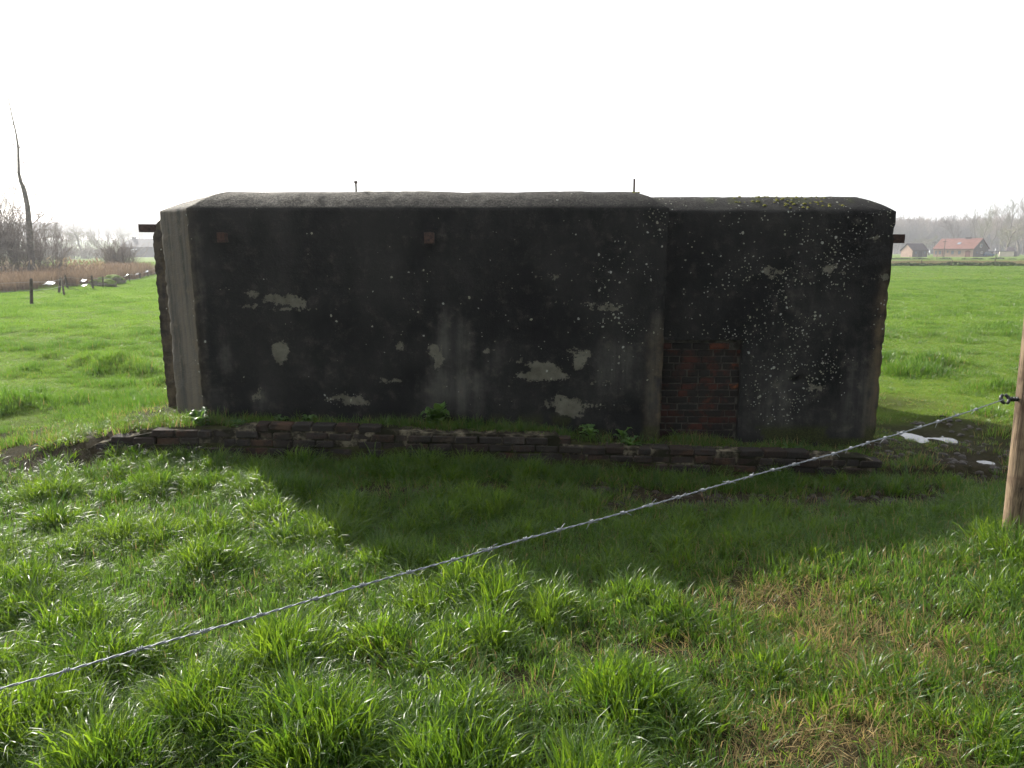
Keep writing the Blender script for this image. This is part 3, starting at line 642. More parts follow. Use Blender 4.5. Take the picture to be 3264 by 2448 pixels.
#@@PART2
# ---------------------------------------------------------------- weeds on the ledge, moss on the roof
m = M_('weed_leaf'); bv = m.attr('bv'); c = m.mix(bv, (.035, .085, .02), (.085, .16, .03))
WEED = m.done(m.n('MixShader', {0: .35, 1: m.bsdf(c, .45, .4), 2: m.n('BsdfTranslucent', {0: m.mix(bv, (.10, .22, .03), (.2, .36, .05))}).outputs[0]}).outputs[0])
def weed(loc, r, h, nl, seed, label, lobed=True):
    rg = random.Random(seed); V = []; F_ = []; bvv = []
    for i in range(nl):
        a = i * 2.399 + rg.uniform(-.3, .3); l = r * rg.uniform(.6, 1.1); w = l * (.20 if lobed else .34); up = rg.uniform(.25, 1.0); zb = h * rg.random() * .7
        n0 = len(V); ca, sa = math.cos(a), math.sin(a); k = 6; val = rg.random()
        for s in range(k + 1):
            t = s / k; rr = l * (.12 + .88 * t); z = zb + h * up * math.sin(t * 2.2) * .75 - .004
            ww = w * math.sin(math.pi * min(t * .93 + .05, 1)) ** .7 * ((.55 + .9 * (s % 2)) if lobed else 1)
            V += [(rr*ca - sa*ww, rr*sa + ca*ww, z + ww*.3), (rr*ca, rr*sa, z), (rr*ca + sa*ww, rr*sa - ca*ww, z + ww*.3)]; bvv += [val]*3
        for s in range(k):
            q = n0 + 3*s; F_ += [(q, q+1, q+4, q+3), (q+1, q+2, q+5, q+4)]
    o = mesh('weed', V, F_, WEED, smooth=True, loc=loc); fattr(o.data, 'bv', bvv)
    return tag(o, label, 'weed', 'weeds on the ledge of the bunker')
for i, (px, py, r, h, nl, lob, lab) in enumerate([
        (1395, 1330, .15, .17, 34, False, 'bushy clump of green weeds at the bunker foot, left of middle'),
        (1880, 1382, .12, .10, 16, True, 'bright green rosette weed on the ledge, leftmost of the three near the doorway'),
        (1975, 1372, .11, .10, 14, True, 'ragged rosette weed against the wall, middle of the three near the doorway'),
        (2010, 1402, .11, .08, 16, True, 'low spreading rosette weed at the wall edge, nearest the bricked doorway'),
        (985, 1336, .09, .07, 14, False, 'small round-leaved weed on the ledge under the pale flaked patches'),
        (890, 1338, .09, .07, 14, True, 'grey-green weed on the ledge right of the mossy left end'),
        (760, 1350, .10, .06, 12, True, 'leafy weed in the grass tuft on the left part of the ledge'),
        (640, 1352, .11, .13, 22, False, 'pale sprawling weed at the foot of the left bunker corner'),
        (1660, 1362, .06, .04, 9, True, 'tiny rosette weed on the ledge below the large flaked patch'),
        (2440, 1425, .10, .05, 14, True, 'flat green weed on the ledge right of the bricked doorway'),
        (2520, 1412, .10, .07, 16, True, 'taller green weed on the ledge at the right bunker wall')]):
    for it in range(3):
        q = G(px, py, float(ledge_z(np.array(G(px, py, .2).x))) + .03)
    q.y = min(max(q.y, WY + .1), 6.55 if q.x < 1.42 else 6.74); q.z = float(H(q.x, q.y))
    weed(q, r, h, nl, i + 3, lab, lob)

m = M_('moss_cushion'); p = m.wpos(); n1 = m.noise(p, 60, 4, .7)
MOSS = m.done(m.bsdf(m.mix(m.ramp(n1, .35, .65), (.06, .064, .014), (.20, .195, .05)), .95, .1, m.bump(n1, .012)))
rg = random.Random(21); mb = MB()
for i in range(95):
    if i < 80: x = rg.triangular(2.05, 3.2, 2.75); y = RY + .05 + .3 * rg.random()
    else: x = rg.uniform(1.0, 1.2); y = FY + rg.uniform(.2, .35)
    base = (RY, 2.262, .15) if i < 80 else (FY, 2.28, .165)
    t = min(1, (y - base[0]) / .27); z = base[1] + base[2] * (.45*t + .55*math.sin(t*math.pi/2))
    r = rg.uniform(.007, .022) * (1 if i < 80 else .7)
    K, Rn = 8, 3
    V = [(x + math.cos(a)*r*math.cos(e)*rg.uniform(.85, 1.15), y + math.sin(a)*r*math.cos(e), z - .006 + r*.8*math.sin(e)) for e in (0, .55, 1.1) for a in [2*math.pi*j/K for j in range(K)]] + [(x, y, z - .006 + r*.85)]
    mb.add(V, [(q*K+j, q*K+(j+1) % K, (q+1)*K+(j+1) % K, (q+1)*K+j) for q in range(2) for j in range(K)] + [(2*K+j, 2*K+(j+1) % K, 3*K) for j in range(K)])
tag(mb.build('moss', MOSS, smooth=True), 'yellow-green moss cushions along the roof edge of the bunker', kind='stuff')

# mud clods in the trodden ground
MUD = simple('wet_mud', (.030, .022, .014), .6, .4, .5, 30, .008)
rg = random.Random(33); mb = MB(); k = 0
while k < 420:
    x, y = rg.uniform(.3, 5.2), rg.uniform(4.7, 8.2)
    if rg.random() > float(bare(np.array([x]), np.array([y]))[0]) ** 1.5 or not bool(outside(np.array([x]), np.array([y]))[0]): continue
    r = rg.uniform(.012, .045); z = float(H(x, y)); k += 1
    V = [(x + math.cos(a)*r*math.cos(e)*rg.uniform(.6, 1.3), y + math.sin(a)*r*math.cos(e)*rg.uniform(.6, 1.3), z + r*.6*math.sin(e) - .006) for e in (0, .7) for a in [math.pi*j/3 for j in range(6)]] + [(x, y, z + r*.55)]
    mb.add(V, [(j, (j+1) % 6, 6+(j+1) % 6, 6+j) for j in range(6)] + [(6+j, 6+(j+1) % 6, 12) for j in range(6)])
tag(mb.build('mud_clods', MUD, smooth=True), 'dark clods of trodden mud in front of the bunker', kind='stuff')

# ---------------------------------------------------------------- near fence: post, insulator, barbed wire
m = M_('weathered_post_wood'); p = m.co(); st = m.math('MULTIPLY', m.math('ADD', m.noise(m.map(p, (38, 38, 2.2)), 1, 5, .6), m.noise(m.map(p, (170, 170, 5)), 1, 4, .7)), .5); n1 = m.noise(p, 6, 3)
c = m.mix(m.ramp(st, .38, .60), (.045, .030, .020), (.24, .175, .11)); c = m.mix(m.ramp(n1, .5, .7), c, (.07, .042, .027))
c = m.mix(m.attr('knot'), c, (.018, .012, .010))
WOOD = m.done(m.bsdf(c, .75, .25, m.bump(st, .006)))
pb = G(3229, 1700, .3); pb.z = float(H(pb.x, pb.y))
post = empty('fence_post', pb); tag(post, 'round light-wood fence post with a black ring insulator at the right edge', 'fence post')
K, Rn = 24, 60; V = []; kn = []
for i in range(Rn):
    t = i / (Rn - 1); z = -.25 + 1.65 * t; r = .056 - .004 * t
    for j in range(K):
        a = 2*math.pi*j/K; rr = r * (1 + .03*math.sin(2*a + 1) + .03*float(fb(math.cos(a)*1.5, math.sin(a)*1.5, z*3, 3)))
        # swelling and knot facing the camera, at .43 m
        d2 = ((z - .33) / .07)**2 + (((a - 4.35 + math.pi) % (2*math.pi) - math.pi) / .6)**2
        rr += .012 * math.exp(-d2)
        d3 = ((z - .33) / .022)**2 + (((a - 4.35 + math.pi) % (2*math.pi) - math.pi) / .30)**2
        rr -= .012 * math.exp(-d3 * 1.5)
        V.append((rr*math.cos(a) - .03*z, rr*math.sin(a), z)); kn.append(math.exp(-d3 * 1.2))
Fp = [(i*K+j, i*K+(j+1) % K, (i+1)*K+(j+1) % K, (i+1)*K+j) for i in range(Rn-1) for j in range(K)] + [tuple((Rn-1)*K+j for j in range(K))]
po = mesh('pole', V, Fp, WOOD, post, True); fattr(po.data, 'knot', kn)
BLK = simple('black_plastic', (.012, .012, .013), .35, .5, .2, 20)
IN = P(3203, 1272, pb.y - .01); loc = IN - pb
ring = MB(); cpts = [(loc.x + .022*math.cos(a), loc.y + .012*math.sin(a), loc.z + .022*math.sin(a)) for a in np.linspace(0, 2*math.pi, 17)]
ring.tube(cpts, .009, 8, False)
ins_ = ring.build('insulator', BLK, post, True)
b2 = MB()
for i in range(6): b2.tube([(loc.x + .024 + i*.008, loc.y, loc.z), (loc.x + .029 + i*.008, loc.y, loc.z)], .014 if i % 2 else .010, 10)
b2.tube([(loc.x + .02, loc.y, loc.z), (-.03*loc.z, 0, loc.z)], .008, 8).build('insulator_screw', BLK, ins_, True)

WIRE = M_('galvanised_wire'); p = WIRE.wpos(); n1 = WIRE.noise(p, 120, 3)
WIRE = WIRE.done(WIRE.bsdf(WIRE.mix(WIRE.ramp(n1, .3, .7), (.15, .16, .18), (.27, .29, .32)), .5, .45, None, Metallic=.35))
wpx = [(-420, 2310), (0, 2195), (215, 2137), (448, 2068), (650, 2012), (827, 1961), (1007, 1908), (1154, 1865), (1446, 1784), (1674, 1718), (1886, 1662), (2074, 1610), (2240, 1562), (2394, 1517), (2531, 1480), (2657, 1446), (2766, 1411), (2871, 1381), (3000, 1340), (3100, 1308), (3203, 1274)]
A, B = P(0, 2195, 1.72), Vector(IN)
dirv = Vector((B.x - A.x, B.y - A.y))
def on_plane(px, py):                        # where the wire's vertical plane meets the pixel
    d = ray(px, py); nx, ny = dirv.y, -dirv.x
    t = (A.x*nx + A.y*ny) / (d[0]*nx + d[1]*ny); return Vector((d[0]*t, d[1]*t, CAMZ + d[2]*t))
W = [on_plane(*q) for q in wpx]; W[-1] = B
s = [0.0]
for a, b in zip(W, W[1:]): s.append(s[-1] + (b - a).length)
def wp(t): return Vector([float(np.interp(t, s, [q[i] for q in W])) for i in range(3)])
L = s[-1]; tan = (W[-1] - W[0]).normalized(); sid = tan.cross(Vector((0, 0, 1))).normalized(); upv = sid.cross(tan)
wire = empty('barbed_wire', W[0]); wire.location = (0, 0, 0)
tag(wire, 'single strand of grey twisted barbed wire running diagonally across the foreground grass', 'wire')
ts = np.arange(0, L, .006)
for ph in (0, math.pi):
    pts = [wp(t) + (sid*math.cos(t*78 + ph) + upv*math.sin(t*78 + ph)) * .0019 for t in ts]
    MB().tube(pts, .0019, 6).build('wire_strand', WIRE, wire, True)
rg = random.Random(3); bx = [215, 448, 650, 827, 1007, 1154, 1300, 1446, 1557, 1674, 1777, 1886, 1983, 2074, 2160, 2240, 2320, 2394, 2463, 2531, 2594, 2657, 2711, 2766, 2820, 2871, 2930, 2990, 3050, 3110]
for px in [-80] + bx:
    t = float(np.interp(px, [q[0] for q in wpx], s)); b = MB(); c0 = wp(t); ph = rg.uniform(0, 6.28)
    coil = [wp(t - .009 + .018*i/22) + (sid*math.cos(ph + i*.86) + upv*math.sin(ph + i*.86)) * .0064 for i in range(23)]
    e1 = (coil[0] - c0).normalized(); e2 = (coil[-1] - c0).normalized()
    b.tube([coil[0] + (e1*.6 + upv*rg.uniform(-.8, .9) + sid*rg.uniform(-.5, .5) - tan*.35).normalized()*.026] + coil + [coil[-1] + (e2*.6 + upv*rg.uniform(-.9, .8) + sid*rg.uniform(-.5, .5) + tan*.35).normalized()*.026], .0014, 5)
    b.build('barb', WIRE, wire, True)

# ---------------------------------------------------------------- far fence on the left
OLDW = simple('old_grey_post_wood', (.075, .062, .045), .9, .15, .4, 9, .01)
fp = [((101, 972), (99, 887), .055, 'weathered fence post nearest the camera at the far left, in front of the reeds'),
      ((188, 936), (193, 884), .055, 'thick leaning fence post that a brace props, second from the left edge'),
      ((217, 924), (207, 877), .05, 'grey fence post leaning left, just right of the braced post'),
      ((297, 923), (292, 878), .045, 'dark fence post standing left of the mossy boulders'),
      ((330, 918), (327, 881), .04, 'short fence post in front of the mossy boulders'),
      ((375, 910), (367, 880), .045, 'leaning fence post at the right end of the mossy boulders'),
      ((415, 901), (409, 871), .025, 'thin leaning fence stake between boulders and willow bush'),
      ((447, 888), (446, 870), .06, 'short stout fence post below the willow bush'),
      ((473, 884), (469, 858), .045, 'fence post second from the bunker edge on the left'),
      ((497, 876), (495, 851), .045, 'farthest fence post, just left of the bunker edge')]
tops = []
for i, (b0, t0, r, lab) in enumerate(fp):
    g = G(*b0); 
    for _ in range(4): g = G(*b0, float(H(g.x, g.y)))
    tp = P(*t0, g.y); o = MB(); d = tp - g; pts = [g - d.normalized()*.3] + [g + d*k for k in (0, .25, .5, .75, .96)] + [tp]
    rr = [r*1.05, r*1.05, r, r*.97, r*.98, r*.93, r*.6]
    o.tube([tuple(Vector(q) - g) for q in pts], rr, 9)
    e = o.build('fence_post', OLDW, None, True, g); tag(e, lab, 'fence post', 'old posts of the left fence'); tops.append(g + d*.86)
    if i == 1:
        b = G(205, 942); MB().tube([b - g + Vector((0, 0, -.2)), b - g, P(196, 889, b.y + .3) - g], .04, 7).build('brace', OLDW, e, True)
FW = simple('thin_grey_wire', (.25, .25, .25), .5, .5, .1, 5)
pts = [tops[0] + Vector((-9, -5.5, -.2))] + tops
o = MB()
for dz in (0, -.3):
    for a, b in zip(pts, pts[1:]):
        o.tube([a + Vector((0, 0, dz)), (a+b)/2 + Vector((0, 0, dz - .05)), b + Vector((0, 0, dz))], .005, 4, False)
tag(o.build('fence_wire', FW), 'thin slack wires strung along the old left fence posts', 'wire')
WHT = simple('white_plastic', (.75, .76, .78), .3, .5, .06, 12)
for i, (px, py, w, h, lab) in enumerate([(152, 905, 34, 9, 'large white plastic sheet lying behind the fence by the braced post'), (262, 896, 17, 7, 'white plastic scrap hung on the wire left of the boulders'),
        (265, 911, 18, 7, 'torn white plastic on the ground left of the boulders'), (354, 884, 9, 5, 'white plastic strip on the wire above the boulders'), (400, 879, 8, 5, 'white plastic strip on the wire beside the thin stake'),
        (433, 876, 9, 6, 'white plastic strip on the wire left of the stout post'), (465, 867, 8, 5, 'white plastic strip on the wire by the post second from the bunker')]):
    j = min(range(10), key=lambda k_: abs(fp[k_][0][0] - px)); Yd = G(*fp[j][0]).y + (.4 if i in (0, 2) else -.1)
    c = P(px, py, Yd); k_ = Yd / FOC; rg = random.Random(i); V = []
    nu, nv = 7, 4
    for u in range(nu):
        for v in range(nv):
            V.append(((u/(nu-1) - .5)*w*k_, .12*math.sin(u*1.3+v)*.5 + v*.08, (v/(nv-1) - .5)*h*k_*(.5+.5*math.sin(u*.52)) + .25*h*k_*math.sin(u*.9+i) + u*.01))
    F_ = [(u*nv+v, (u+1)*nv+v, (u+1)*nv+v+1, u*nv+v+1) for u in range(nu-1) for v in range(nv-1)]
    o = mesh('plastic_scrap', V, F_, WHT, None, True, c); md = o.modifiers.new('thick', 'SOLIDIFY'); md.thickness = .012
    tag(o, lab, 'plastic scrap', 'white plastic scraps along the left fence')

# boulders
m = M_('mossy_stone'); p = m.wpos(); nz_ = m.n('SeparateXYZ', {0: m.n('NewGeometry').outputs['Normal']}).outputs[2]; n1 = m.noise(p, 4, 4)
c = m.mix(m.ramp(m.math('ADD', nz_, m.math('MULTIPLY', m.math('SUBTRACT', n1, .5), 1.2)), .15, .55), (.20, .175, .135), (.11, .16, .03))
STONE = m.done(m.bsdf(c, .95, .15, m.bump(m.noise(p, 14, 4), .05)))
for i, (px, py, Yo, sx, sz, lab) in enumerate([(312, 908, 38, .55, .32, 'leftmost mossy boulder of the heap by the fence'), (345, 905, 37.8, .6, .34, 'mossy boulder behind the short post in the heap by the fence'),
        (362, 899, 39.3, .62, .50, 'tallest mossy boulder at the back of the heap by the fence'), (383, 903, 39.6, .45, .36, 'rightmost mossy boulder of the heap by the fence'), (335, 900, 39.5, .5, .36, 'half-hidden mossy boulder at the rear of the heap by the fence')]):
    c = P(px, py, Yo); z = float(H(c.x, Yo)); bm = bmesh.new(); bmesh.ops.create_icosphere(bm, subdivisions=3, radius=1)
    for v in bm.verts:
        q = v.co.copy(); k_ = .72 + .42*float(fb(q.x*1.7, q.y*1.7, q.z*1.7, 100+i*7, 4)); v.co = Vector((q.x*sx*k_, q.y*sx*.8*k_, q.z*sz*k_))
    me = bpy.data.meshes.new('boulder'); bm.to_mesh(me); bm.free(); me.materials.append(STONE); me.polygons.foreach_set('use_smooth', [True]*len(me.polygons))
    o = link(bpy.data.objects.new('boulder', me)); o.location = (c.x, Yo, z + sz*.25); tag(o, lab, 'boulder', 'mossy boulders by the left fence')

# ---------------------------------------------------------------- reeds
def reed(name, nb, rad, L, seed, mat):
    rg = np.random.default_rng(seed); V = []; F_ = []; bv = []; hh = []
    for i in range(nb):
        a = rg.uniform(0, 6.28); r = rad*math.sqrt(rg.random()); x, y = r*math.cos(a), r*math.sin(a); l = L*rg.uniform(.55, 1); la = rg.uniform(0, 6.28); ln = abs(rg.normal(0, .25)); w = rg.uniform(.007, .014)
        f = rg.uniform(0, 3.14); fx, fy = math.cos(f)*w, math.sin(f)*w; n0 = len(V); val = rg.random()
        for t in (0, .5, 1):
            ox, oy = math.cos(la)*ln*l*t*t, math.sin(la)*ln*l*t*t
            V += [(x+ox-fx*(1-.6*t), y+oy-fy*(1-.6*t), l*t), (x+ox+fx*(1-.6*t), y+oy+fy*(1-.6*t), l*t)]; bv += [val]*2; hh += [t]*2
        F_ += [(n0, n0+1, n0+3, n0+2), (n0+2, n0+3, n0+5, n0+4)]
    o = mesh(name, V, F_, mat, lnk=False); fattr(o.data, 'bv', bv); fattr(o.data, 'hh', hh); return o
m = M_('dry_reed'); bv = m.attr('bv'); c = m.mix(bv, (.11, .078, .056), (.22, .160, .105))
REED = m.done(m.n('MixShader', {0: .35, 1: m.bsdf(c, .7, .2), 2: m.n('BsdfTranslucent', {0: m.mix(bv, (.15, .105, .07), (.28, .20, .13))}).outputs[0]}).outputs[0])
cReed = coll('reed_clumps', [reed('reed', 40, .42, 1.0, 200+s_, REED) for s_ in range(4)])
def in_reeds(x, y):
    px = 1632 + FOC * x / (y * .9827 + .0)      # bearing only
    front = np.interp(px, [-600, 0, 130, 210, 300, 400, 450, 520], [33, 33, 34.5, 37.5, 41.5, 47, 54, 66])
    back = np.interp(px, [-600, 0, 250, 420, 480, 520], [56, 56, 57, 62, 62, 62])
    return (y > front) & (y < back) & (px < 515)
x = rng.uniform(-48, -20, 9000); y = rng.uniform(32, 63, 9000); k_ = in_reeds(x, y); x, y = x[k_], y[k_]
hs = np.clip(.95 + .35*fb(x*.3, y*.3, 0, 88) + .1*rng.normal(0, 1, len(x)), .4, 1.5) * np.interp(y, [33, 37, 60], [.55, .85, 1.05])
scatter('reeds', cReed, np.stack([x, y, H(x, y) - .05], -1), np.stack([np.zeros(len(x)), np.zeros(len(x)), rng.uniform(0, 6.28, len(x))], -1), np.stack([np.ones(len(x)), np.ones(len(x)), hs], -1), rng.integers(0, 4, len(x)), np.full(len(x), .5), np.full(len(x), .5), 'brown dry reed bed behind the left fence', REED)
m = M_('reed_plume'); PLM = m.done(m.n('MixShader', {0: .5, 1: m.bsdf((.50, .42, .32), .8, .1), 2: m.n('BsdfTranslucent', {0: (.65, .55, .42)}).outputs[0]}).outputs[0])
mb = MB(); rg = random.Random(9)
for i in range(170):
    px = rg.choice([rg.uniform(0, 130), rg.uniform(120, 330), rg.uniform(170, 330), rg.uniform(0, 60)]); Yd = rg.uniform(42, 58); py = rg.gauss(852 + (12 if px < 130 else 0), 10)
    c = P(px, py, Yd); z0 = float(H(c.x, Yd))
    if c.z - z0 < .6: c.z = z0 + rg.uniform(.8, 1.3)
    l = rg.uniform(.16, .34); ln = rg.uniform(-.12, .16)
    mb.tube([(c.x - ln*.3, Yd, z0), (c.x, Yd, c.z)], .008, 3, False)
    mb.tube([(c.x, Yd, c.z), (c.x + ln*.3, Yd, c.z + l*.3), (c.x + ln, Yd, c.z + l*.75), (c.x + ln*1.6, Yd, c.z + l)], [.012, .05, .04, .006], 5)
tag(mb.build('reed_plumes', PLM, smooth=True), 'pale feathery plumes standing above the reed bed', kind='stuff')

# ---------------------------------------------------------------- bare trees
BARK = simple('grey_bark', (.15, .128, .105), .9, .15, .35, 5, .03)
TWIG = simple('bare_twigs', (.25, .21, .175), .9, .1, .25, 2)
OLIVE = simple('budding_twigs', (.21, .20, .13), .9, .1, .25, 2)
PINKT = simple('birch_twigs', (.24, .20, .18), .9, .1, .25, 2)
def grow(rg, out, p, d, l, r, lvl, mx, spread_, up, kids, seg=5):
    pts = [Vector(p)]; d = Vector(d).normalized()
    for i in range(seg):
        d = (d + Vector((rg.gauss(0, .11), rg.gauss(0, .11), rg.gauss(0, .07) + up*.10))).normalized(); pts.append(pts[-1] + d*l/seg)
    tip = .45 if lvl == 0 else .25
    rad = [r*(1 - (1 - tip)*i/seg) for i in range(seg+1)]; out.append((lvl, pts, rad))
    if lvl >= mx: return
    n = kids[lvl]
    for k in range(n):
        t = (.25 if lvl == 0 else .2) + (.78 if lvl == 0 else .8)*(k + rg.random()*.8)/n; t = min(t, .99); i = min(int(t*seg), seg-1); q = pts[i].lerp(pts[i+1], t*seg - i)
        dd = (pts[i+1]-pts[i]).normalized(); a = rg.uniform(0, 6.28); ax = dd.orthogonal().normalized(); ax.rotate(Matrix.Rotation(a, 3, dd)); nd = dd.copy(); nd.rotate(Matrix.Rotation(spread_*rg.uniform(.6, 1.25), 3, ax))
        ll = l*rg.uniform(.32, .55)*(1.15 - .55*t if lvl == 0 else 1)
        grow(rg, out, q, nd, ll, max(rad[i]*rg.uniform(.35, .5), .006), lvl+1, mx, spread_*.95, up, kids, max(3, seg-1))
def tree_meshes(seed, h, r, spread_, up, kids, twig, minr=.012):
    rg = random.Random(seed); out = []; grow(rg, out, (0, 0, -.2), (0, 0, 1), h, r, 0, len(kids), spread_, up, kids, 7)
    A, B = MB(), MB()
    for lvl, pts, rad in out: (A if lvl == 0 else B).tube(pts, [max(q, minr) for q in rad], 7 if lvl == 0 else (4 if lvl == 1 else 3), False)
    ms = []
    for nm, mb_, mt in (('trunk', A, BARK), ('crown', B, twig)):
        me = bpy.data.meshes.new(nm); me.from_pydata(mb_.v, [], mb_.f); me.update(); me.materials.append(mt); me.polygons.foreach_set('use_smooth', [True]*len(me.polygons)); ms.append(me)
    return ms
def put_tree(ms, loc, scl, rz, name, label, group, cat='tree'):
    e = empty(name, loc, rz); e.scale = scl; tag(e, label, cat, group)
    for me in ms:
        o = link(bpy.data.objects.new(me.name, me), e)
        if me.name.startswith('twigs'): o['kind'] = 'stuff'
    return e
pop = [tree_meshes(300+i, 20, .26, .55, .9, (16, 8, 5), (TWIG, PINKT, OLIVE)[i % 3], .03) for i in range(4)]
rnd = [tree_meshes(320+i, 12, .30, .85, .45, (11, 8, 6), (TWIG, OLIVE)[i % 2], .03) for i in range(3)]

def shrub_mesh(seed, n, h, spread_, base_r, kids=(5, 3), r=.022, minr=.009):
    rg = random.Random(seed); out = []
    for i in range(n):
        a = rg.uniform(0, 6.28); rr = base_r*math.sqrt(rg.random()); tl = abs(rg.gauss(0, spread_)); da = a + rg.gauss(0, .6)
        grow(rg, out, (rr*math.cos(a), rr*math.sin(a), -.05), (math.cos(da)*math.sin(tl), math.sin(da)*math.sin(tl), math.cos(tl)), h*rg.uniform(.6, 1), r*rg.uniform(.6, 1.2), 1, 1+len(kids), .5, .6, (0,)+kids, 5)
    A, B = MB(), MB()
    for lvl, pts, rad in out: (A if lvl == 1 else B).tube(pts, [max(q, minr) for q in rad], 4 if lvl == 1 else 3, False)
    ms = []
    for nm, mb_, mt in (('stems', A, BARK), ('twigs', B, TWIG)):
        me = bpy.data.meshes.new(nm); me.from_pydata(mb_.v, [], mb_.f); me.update(); me.materials.append(mt); ms.append(me)
    return ms
def gy_(px, Y): return P(px, 800, Y).x
# the tall leaning trunk at the left edge
Yt = 46.0; tp = [(104, 880, 24), (101, 850, 22), (97, 790, 20), (94, 730, 17), (88, 658, 14), (77, 605, 13), (66, 578, 9.5), (60, 552, 8), (59, 510, 7), (58, 470, 6), (52, 430, 4.5), (46, 402, 3.8), (38, 369, 3.2), (27, 316, 2.4), (14, 253, 1.6), (4, 205, 1.0)]
k_ = Yt / FOC; base = P(104, 880, Yt); base.z = float(H(base.x, Yt))
tall = empty('leaning_tree', base); tag(tall, 'tall bare leaning tree trunk with few branches at the left edge', 'tree')
pts = [P(a, b, Yt) - base for a, b, w in tp]; pts[0].z = -.2; rad = [w*k_/2 for a, b, w in tp]
MB().tube(pts, rad, 9).build('trunk', BARK, tall, True)
rg = random.Random(77); out = []
for (px, py, dx, dz, l, r) in [(92, 722, 1, .75, 1.9, .045), (90, 665, .6, .8, 1.0, .02), (78, 610, .25, 1, 1.2, .02), (76, 612, -.9, .5, .8, .015), (94, 735, -1, .5, 1.8, .04), (97, 770, 1, .35, 1.6, .03), (98, 780, -1, .4, 1.7, .03), (60, 552, -.9, .5, .4, .015),
                               (58, 470, -.8, .6, .35, .012), (59, 474, .7, .2, .25, .01), (46, 402, -.6, .3, .3, .01), (47, 405, .7, -.4, .6, .01), (99, 800, 1, .15, 1.9, .03), (100, 815, .9, -.1, 2.2, .03), (99, 805, -1, .2, 1.6, .03), (100, 830, 1, -.25, 1.9, .025), (96, 750, .8, .6, 1.6, .03), (88, 650, -.8, .7, 1.1, .02), (84, 630, .9, .6, .9, .016), (68, 585, -.8, .7, .7, .014), (60, 530, .8, .7, .6, .012), (58, 500, -.8, .5, .5, .01), (93, 700, .9, .5, 1.3, .022), (92, 690, -.9, .6, 1.2, .022)]:
    a = P(px, py, Yt) - base
    grow(rg, out, a, (dx, rg.uniform(-.5, .5), dz), l, r, 1, 3, .6, .15, (0, 6, 4), 5)
b = MB()
for lvl, pts_, rad_ in out: b.tube(pts_, [max(q, .008) for q in rad_], 4, False)
b.build('crown', TWIG, tall)
for i, (px, Yd, n, h, sp, br, lab) in enumerate([(10, 47, 34, 4.6, .12, .9, 'dense thicket of upright bare stems at the very left edge'), (62, 48, 26, 3.9, .14, .8, 'bare upright thicket left of the tall leaning trunk'), (-60, 46, 30, 4.8, .14, 1.1, 'bare thicket cut by the left picture edge'),
                                                  (140, 47.5, 26, 2.9, .42, .6, 'twiggy bare shrub right of the tall leaning trunk')]):
    ms = shrub_mesh(400+i, n, h, sp, br, (7, 5)); X_ = gy_(px, Yd)
    put_tree(ms, (X_, Yd, float(H(X_, Yd))), (1, 1, 1), 0, 'bare_thicket', lab, 'bare thickets round the leaning trunk', 'shrub')
ms = shrub_mesh(450, 120, 2.5, .62, .5, (4, 3), .018); X_ = gy_(372, 60)
put_tree(ms, (X_, 60, float(H(X_, 60)) - .05), (1.05, 1.05, 1), 0, 'willow_bush', 'rounded bare willow bush at the end of the reed bed', None, 'shrub')

# trees beyond the left field
for i, (px, Yd, h, w, kind, lab) in enumerate([(205, 165, 8.2, 1.1, 1, 'broad hazy bare tree nearest the leaning trunk across the left field'), (268, 185, 7.6, 1.3, 1, 'round-crowned hazy bare tree in the middle of the left tree row'), (305, 200, 6.8, .9, 0, 'slim hazy bare tree right of the round-crowned one'),
        (175, 150, 7.5, .9, 0, 'hazy bare tree just right of the leaning trunk'), (375, 330, 11, 1.2, 1, 'faint hazy tree rising behind the grey barn, left of its chimney'), (445, 340, 8.5, 1.6, 1, 'faint hazy low tree behind the middle of the grey barn'), (235, 240, 8, .9, 0, 'faint slim hazy tree between the two broad ones on the left'), (335, 260, 8, 1.0, 0, 'faint hazy tree left of the grey barn')]):
    ms = (pop if kind == 0 else rnd)[i % 3]; s0 = h / (20 if kind == 0 else 12)/.98; X_ = gy_(px, Yd)
    put_tree(ms, (X_, Yd, float(H(X_, Yd))), (s0*w*(1.3 if kind else 1.6), s0*w*(1.3 if kind else 1.6), s0*.85), i*1.1, 'hazy_tree', lab, 'hazy bare trees beyond the left field')
# shrubs under them
for i, (px, Yd, h, lab) in enumerate([(150, 160, 3.4, 'hazy bare shrub at the left end of the far hedge'), (195, 168, 3.0, 'hazy bare shrub under the broad far tree'), (240, 176, 2.6, 'hazy bare shrub between the two broad far trees'), (285, 190, 2.8, 'hazy bare shrub under the round-crowned far tree'), (325, 215, 2.8, 'hazy bare shrub at the right end of the far hedge')]):
    ms = shrub_mesh(470+i, 40, h, .5, 2.0, (5, 3), .05, .03); X_ = gy_(px, Yd)
    put_tree(ms, (X_, Yd, float(H(X_, Yd))), (1.5, 1.5, 1), 0, 'hedge_shrub', lab, 'shrubs of the far left hedge', 'shrub')
